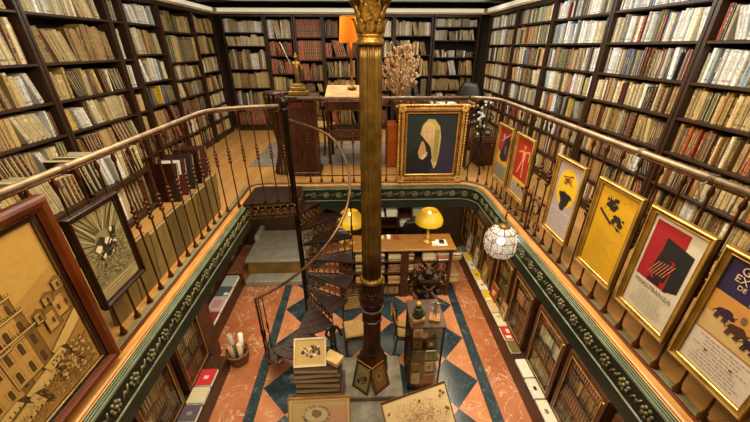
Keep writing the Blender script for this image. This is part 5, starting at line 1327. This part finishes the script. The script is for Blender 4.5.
for k in range(70):
    a = rr.uniform(0, 2 * PI); S.append((disc(W * .45 + .15 * math.cos(a), H - .20 + .105 * math.sin(a), rr.uniform(.006, .014), None, 6), rr.choice(['8a7850', 'd8c898', '6e5e3c'])))
S += [(line(.04, H - .04, W - .04, H - .04, .0015), '7a6238'), (line(.04, .05, .04, H - .04, .0015), '7a6238'), (line(W - .04, .05, W - .04, H - .04, .0015), '7a6238')]
board('large_print', 'large cream print with an oval ornament leaning on the pile at bottom edge', 'print', (-.55, 2.18, ZF + .014), (R(66), 0, R(1)), .72, .72, S, WOODL, .01)
W, H = .80, .64
S = [(rect(0, 0, W, H), '9a7040'), (rect(.012, .012, W - .012, H - .012), 'e0c48e')]
for k in range(1400):
    x, y = rr.gauss(W * .5, W * .2), rr.gauss(H * .5, H * .2)
    if .06 < x < W - .06 and .04 < y < H - .05: S.append((disc(x, y, rr.uniform(.002, .0065), None, 5), rr.choice(['8a5a34', 'a8744c', '5c3a20', 'c47a5c', 'd8a08c', 'c8a070'])))
for k in range(30):
    x, y = rr.gauss(W * .5, W * .15), rr.gauss(H * .5, H * .15); S.append((line(x, y, x + rr.uniform(-.08, .08), y + rr.uniform(-.06, .06), .0012), 'a0603c'))
for (x, y) in ((W - .09, H - .06), (W - .06, H - .09), (W - .11, H - .11), (W - .07, H - .25), (W - .05, H - .27), (.07, H * .4), (.06, H - .12), (W * .55, H - .09)): S.append((disc(x, y, .014, .018, 6, 0, .3, rr), '8a3c1c'))
board('map_board', 'large old map board tilted in the centre foreground before the vitrine', 'map', (.69, 2.07, ZF + .20), (R(50), R(-6), R(14)), .80, .66, S, FRAMED, .006)
o = empty('map_easel', (.62, 2.25, ZF), label='low dark easel holding up the large old map board', cat='easel')
for x in (-.22, .22): MB().box(x - .015, .0, .002, x + .015, .03, .42).build('leg', WOODM, o)
MB().box(-.26, -.02, .20, .26, .0, .24).build('crossbar', WOODM, o)
W, H = .22, .36
S = [(rect(0, 0, W, H), '7a6c44'), (rect(.02, .02, W - .02, H - .02), '93824f')] + [(disc(.11 + rr.uniform(-.06, .06), .15 + rr.uniform(-.08, .08), rr.uniform(.01, .03), None, 7, 0, .4, rr), rr.choice(['2a2416', '3c3420', '6a5c38'])) for k in range(14)]
board('leaning_print', 'olive print with dark figures leaning on column foot, left of the pair', 'print', (-.09, 2.90, -2.548), (R(72), 0, R(-38)), .26, .40, S, VERDI, .018)
S = [(rect(0, 0, W, H), '5c3a1c'), (rect(.02, .02, W - .02, H - .02), '74501f'), (disc(.11, .18, .05, .07, 12), '8a6428'), (disc(.11, .2, .02, .03, 8), '3a2412')]
board('leaning_print', 'brown print leaning on the column foot, right of the pair', 'print', (.21, 2.90, -2.548), (R(72), 0, R(38)), .26, .38, S, WOODM, .018)

# ------------------------------------------------------------------ lantern and iron bracket on the right side
ln = empty('hanging_lantern', (1.37, 2.76, -.13), label='glowing faceted leaded glass globe lantern hanging at right railing', cat='lantern')
prof = [(.05, .15), (.125, .115), (.168, .04), (.172, -.06), (.135, -.14), (.06, -.175)]
n = 10; rings = [[(q * math.cos(2 * PI * k / n), q * math.sin(2 * PI * k / n), z) for k in range(n)] for q, z in prof]
m = MB(); m.loft(rings, caps=False); m.build('glass_facets', LGLASS, ln)
m = MB()
for rg in rings: m.tube(rg, .0042, 4, closed=True)
for i in range(len(rings) - 1):
    for k in range(n):
        if i in (1, 3): 
            mid = tuple((Vector(rings[i][k]) + Vector(rings[i][(k + 1) % n])) / 2); m.tube([mid, rings[i + 1][k]], .0035, 4); m.tube([mid, rings[i + 1][(k + 1) % n]], .0035, 4)
        else: m.tube([rings[i][k], rings[i + 1][k]], .0042, 4)
m.build('lead_frame', mat('lead_brass', '7a5a3a', .4, metal=.6), ln)
m = MB(); m.lathe([(.05, .15), (.055, .165), (.03, .18), (.015, .2), (.022, .215), (.008, .235)], n=14); m.build('brass_cap', GOLD, ln)
m = MB(); m.ball(0, 0, -.01, .04, n=12); m.build('bulb', BULB, ln)
ld = bpy.data.lights.new('lantern_glow', 'POINT'); ld.energy = 2.2; ld.color = (1, .85, .65); ld.shadow_soft_size = .05; lo = bpy.data.objects.new('lantern_glow', ld); col.objects.link(lo); lo.parent = ln; lo.location = (0, 0, .07)
bk = empty('iron_bracket', (1.54, 2.74, .05), label='wrought iron scroll bracket on the right railing holding the glass lantern', cat='bracket')
m = MB()
m.tube([(.02, .0, -.04), (.02, 0, .42)], .011, 6); m.tube([(.02, 0, .14), (-.08, .01, .17), (-.17, .02, .13), (-.17, .02, .055)], .009, 6)
for (cy, cz, r0, s) in ((-.12, .24, .10, 1), (.10, .30, .07, -1), (-.2, .08, .06, -1), (-.05, .08, .05, 1)):
    pts = [(.01, cy + s * r0 * (1 - i / 17) * math.cos(i * .55), cz + r0 * (1 - i / 17) * math.sin(i * .55)) for i in range(15)]; m.tube(pts, [.010] * 8 + [.007] * 7, 6)
for k in range(7): m.ball(.0, -.26 + .085 * k, .34 + .03 * math.sin(k * 2), .018, n=6, sx=.5)
m.build('scrolls', IRON, bk)
# wire ties
for k, (x, y) in enumerate([(1.6, 1.35), (1.6, 1.78), (1.6, .93), (-1.5, 1.62)]):
    m = MB()
    for q in range(3): m.torus(x, y + (q - 1) * .012, 1.06, .021, .0028, 'y', 12, 4)
    m.tube([(x - .02, y, 1.05), (x - .03, y + .02, 1.02), (x - .01, y + .03, .99), (x - .03, y - .01, .96)], .0026, 4)
    o = m.build('wire_tie', RAIL); tag(o, ['pale wire tie on the right handrail above the red square poster', 'pale wire tie on the right handrail above the yellow poster', 'pale wire tie on the right handrail nearest the camera', 'pale wire tie on the left handrail above the small engraving'][k], 'wire tie', 'wire ties on the handrails')
# downlight
o = MB().lathe([(.045, -.012), (.05, 0)], n=16).build('downlight', mat('downlight_glow', 'ffffff', .5, emis='ffe8c0', es=8)); o.location = (1.45, 6.15, ZC - .001); tag(o, 'small round recessed ceiling light above the far bookcases', 'light')
# pictures standing in front of the lower right cabinets
rr = random.Random(14)
for k, (y, w_, h, c1, c2) in enumerate([(4.0, .20, .30, 'b8a078', '6a4a30'), (4.45, .24, .30, 'a02c20', 'd8c8a0'), (4.95, .24, .36, '8a7440', 'cdbb90'), (5.45, .24, .42, 'c0bca8', '4a5a6a'), (5.95, .26, .46, 'cfc8b4', '3a3a3a')]):
    S = [(rect(0, 0, w_ - .03, h - .03), c1)] + [(disc(w_ * .45 + rr.uniform(-.04, .04), h * .45 + rr.uniform(-.1, .1), rr.uniform(.015, .035), None, 8, 0, .3, rr), c2) for q in range(5)]
    M = wallM('right', 2.265, y + w_ / 2, -2.43 + .036, -4) if False else None
    root = board('standing_picture', '%s small picture standing against lower right cabinets, %s from the camera' % (['tan', 'red', 'ochre', 'pale blue-grey', 'white'][k], ORD[k + 1]), 'picture', (2.25, y, -2.394), (R(86), 0, R(-90)), w_, h, S, GOLD, .015); root['group'] = 'small pictures standing on the lower right ledge'
#P2END
# ------------------------------------------------------------------ emit the books: largest in the picture as individuals
def emit_books():
    ci = cam.matrix_basis.inverted()
    f = 329.0
    for b in BOOKS:
        p = b['T'] @ Vector((b['w'] / 2, 0, b['h'] / 2)); q = ci @ p
        d = -q.z; b['a'] = 0
        if d > .1:
            x, y = 375 + f * q.x / d, 211 - f * q.y / d
            if 1 < x < 749 and 1 < y < 421 and not b.get('low'):
                n = (b['T'].to_3x3() @ Vector((0, -1, 0))); v = (cam.location - p).normalized()
                b['a'] = b['w'] * b['h'] * max(.15, n.dot(v)) / (d * d)
                # behind the framed pictures that hang on the railings
                for X, prs in ((1.56, ((.775, 3.70, .2, .84),)), (-1.42, ((.3, 1.37, .03, 1.02), (1.4, 1.79, .31, .86)))):
                    if (p.x - X) * X > 0:
                        t = X / p.x; yy = p.y * t; zz = 1.6 + (p.z - 1.6) * t
                        for (y0, y1, z0, z1) in prs:
                            if y0 < yy < y1 and z0 < zz < z1: b['a'] *= .05
    BOOKS.sort(key=lambda b: -b['a'])
    big = MB()
    used = set()
    for i, b in enumerate(BOOKS):
        rnd = random.Random(b['seed'])
        if i < 300:
            mb = MB(); pm = book_geo(mb, b['w'], b['h'], b['d'], b['c'], b['style'], rnd, split=True)
            o = mb.build('book', BOOK); o.matrix_world = b['T']
            pm.build('pages', PAGES, o)
            wk, row, k = b['where'][0], b['where'][1], b['where'][2]
            sfx = {1: 'st', 2: 'nd', 3: 'rd'}.get(k if k < 20 else k % 10, 'th')
            lab = '%s book, %d%s from left, %s, %s' % (b['cn'], k, sfx, 'top row' if row == 1 else ORD[row] + ' row down', wk)
            tag(o, lab, 'book', 'books on the gallery shelves')
        else:
            big.T = b['T']; book_geo(big, b['w'], b['h'], b['d'], b['c'], b['style'], rnd)
    big.T = Matrix.Identity(4)
    tag(big.build('books', BOOK), 'the remaining hundreds of books filling the gallery shelves and glazed cabinets', 'books', kind='stuff')
    print('BOOKS', len(BOOKS))
emit_books()
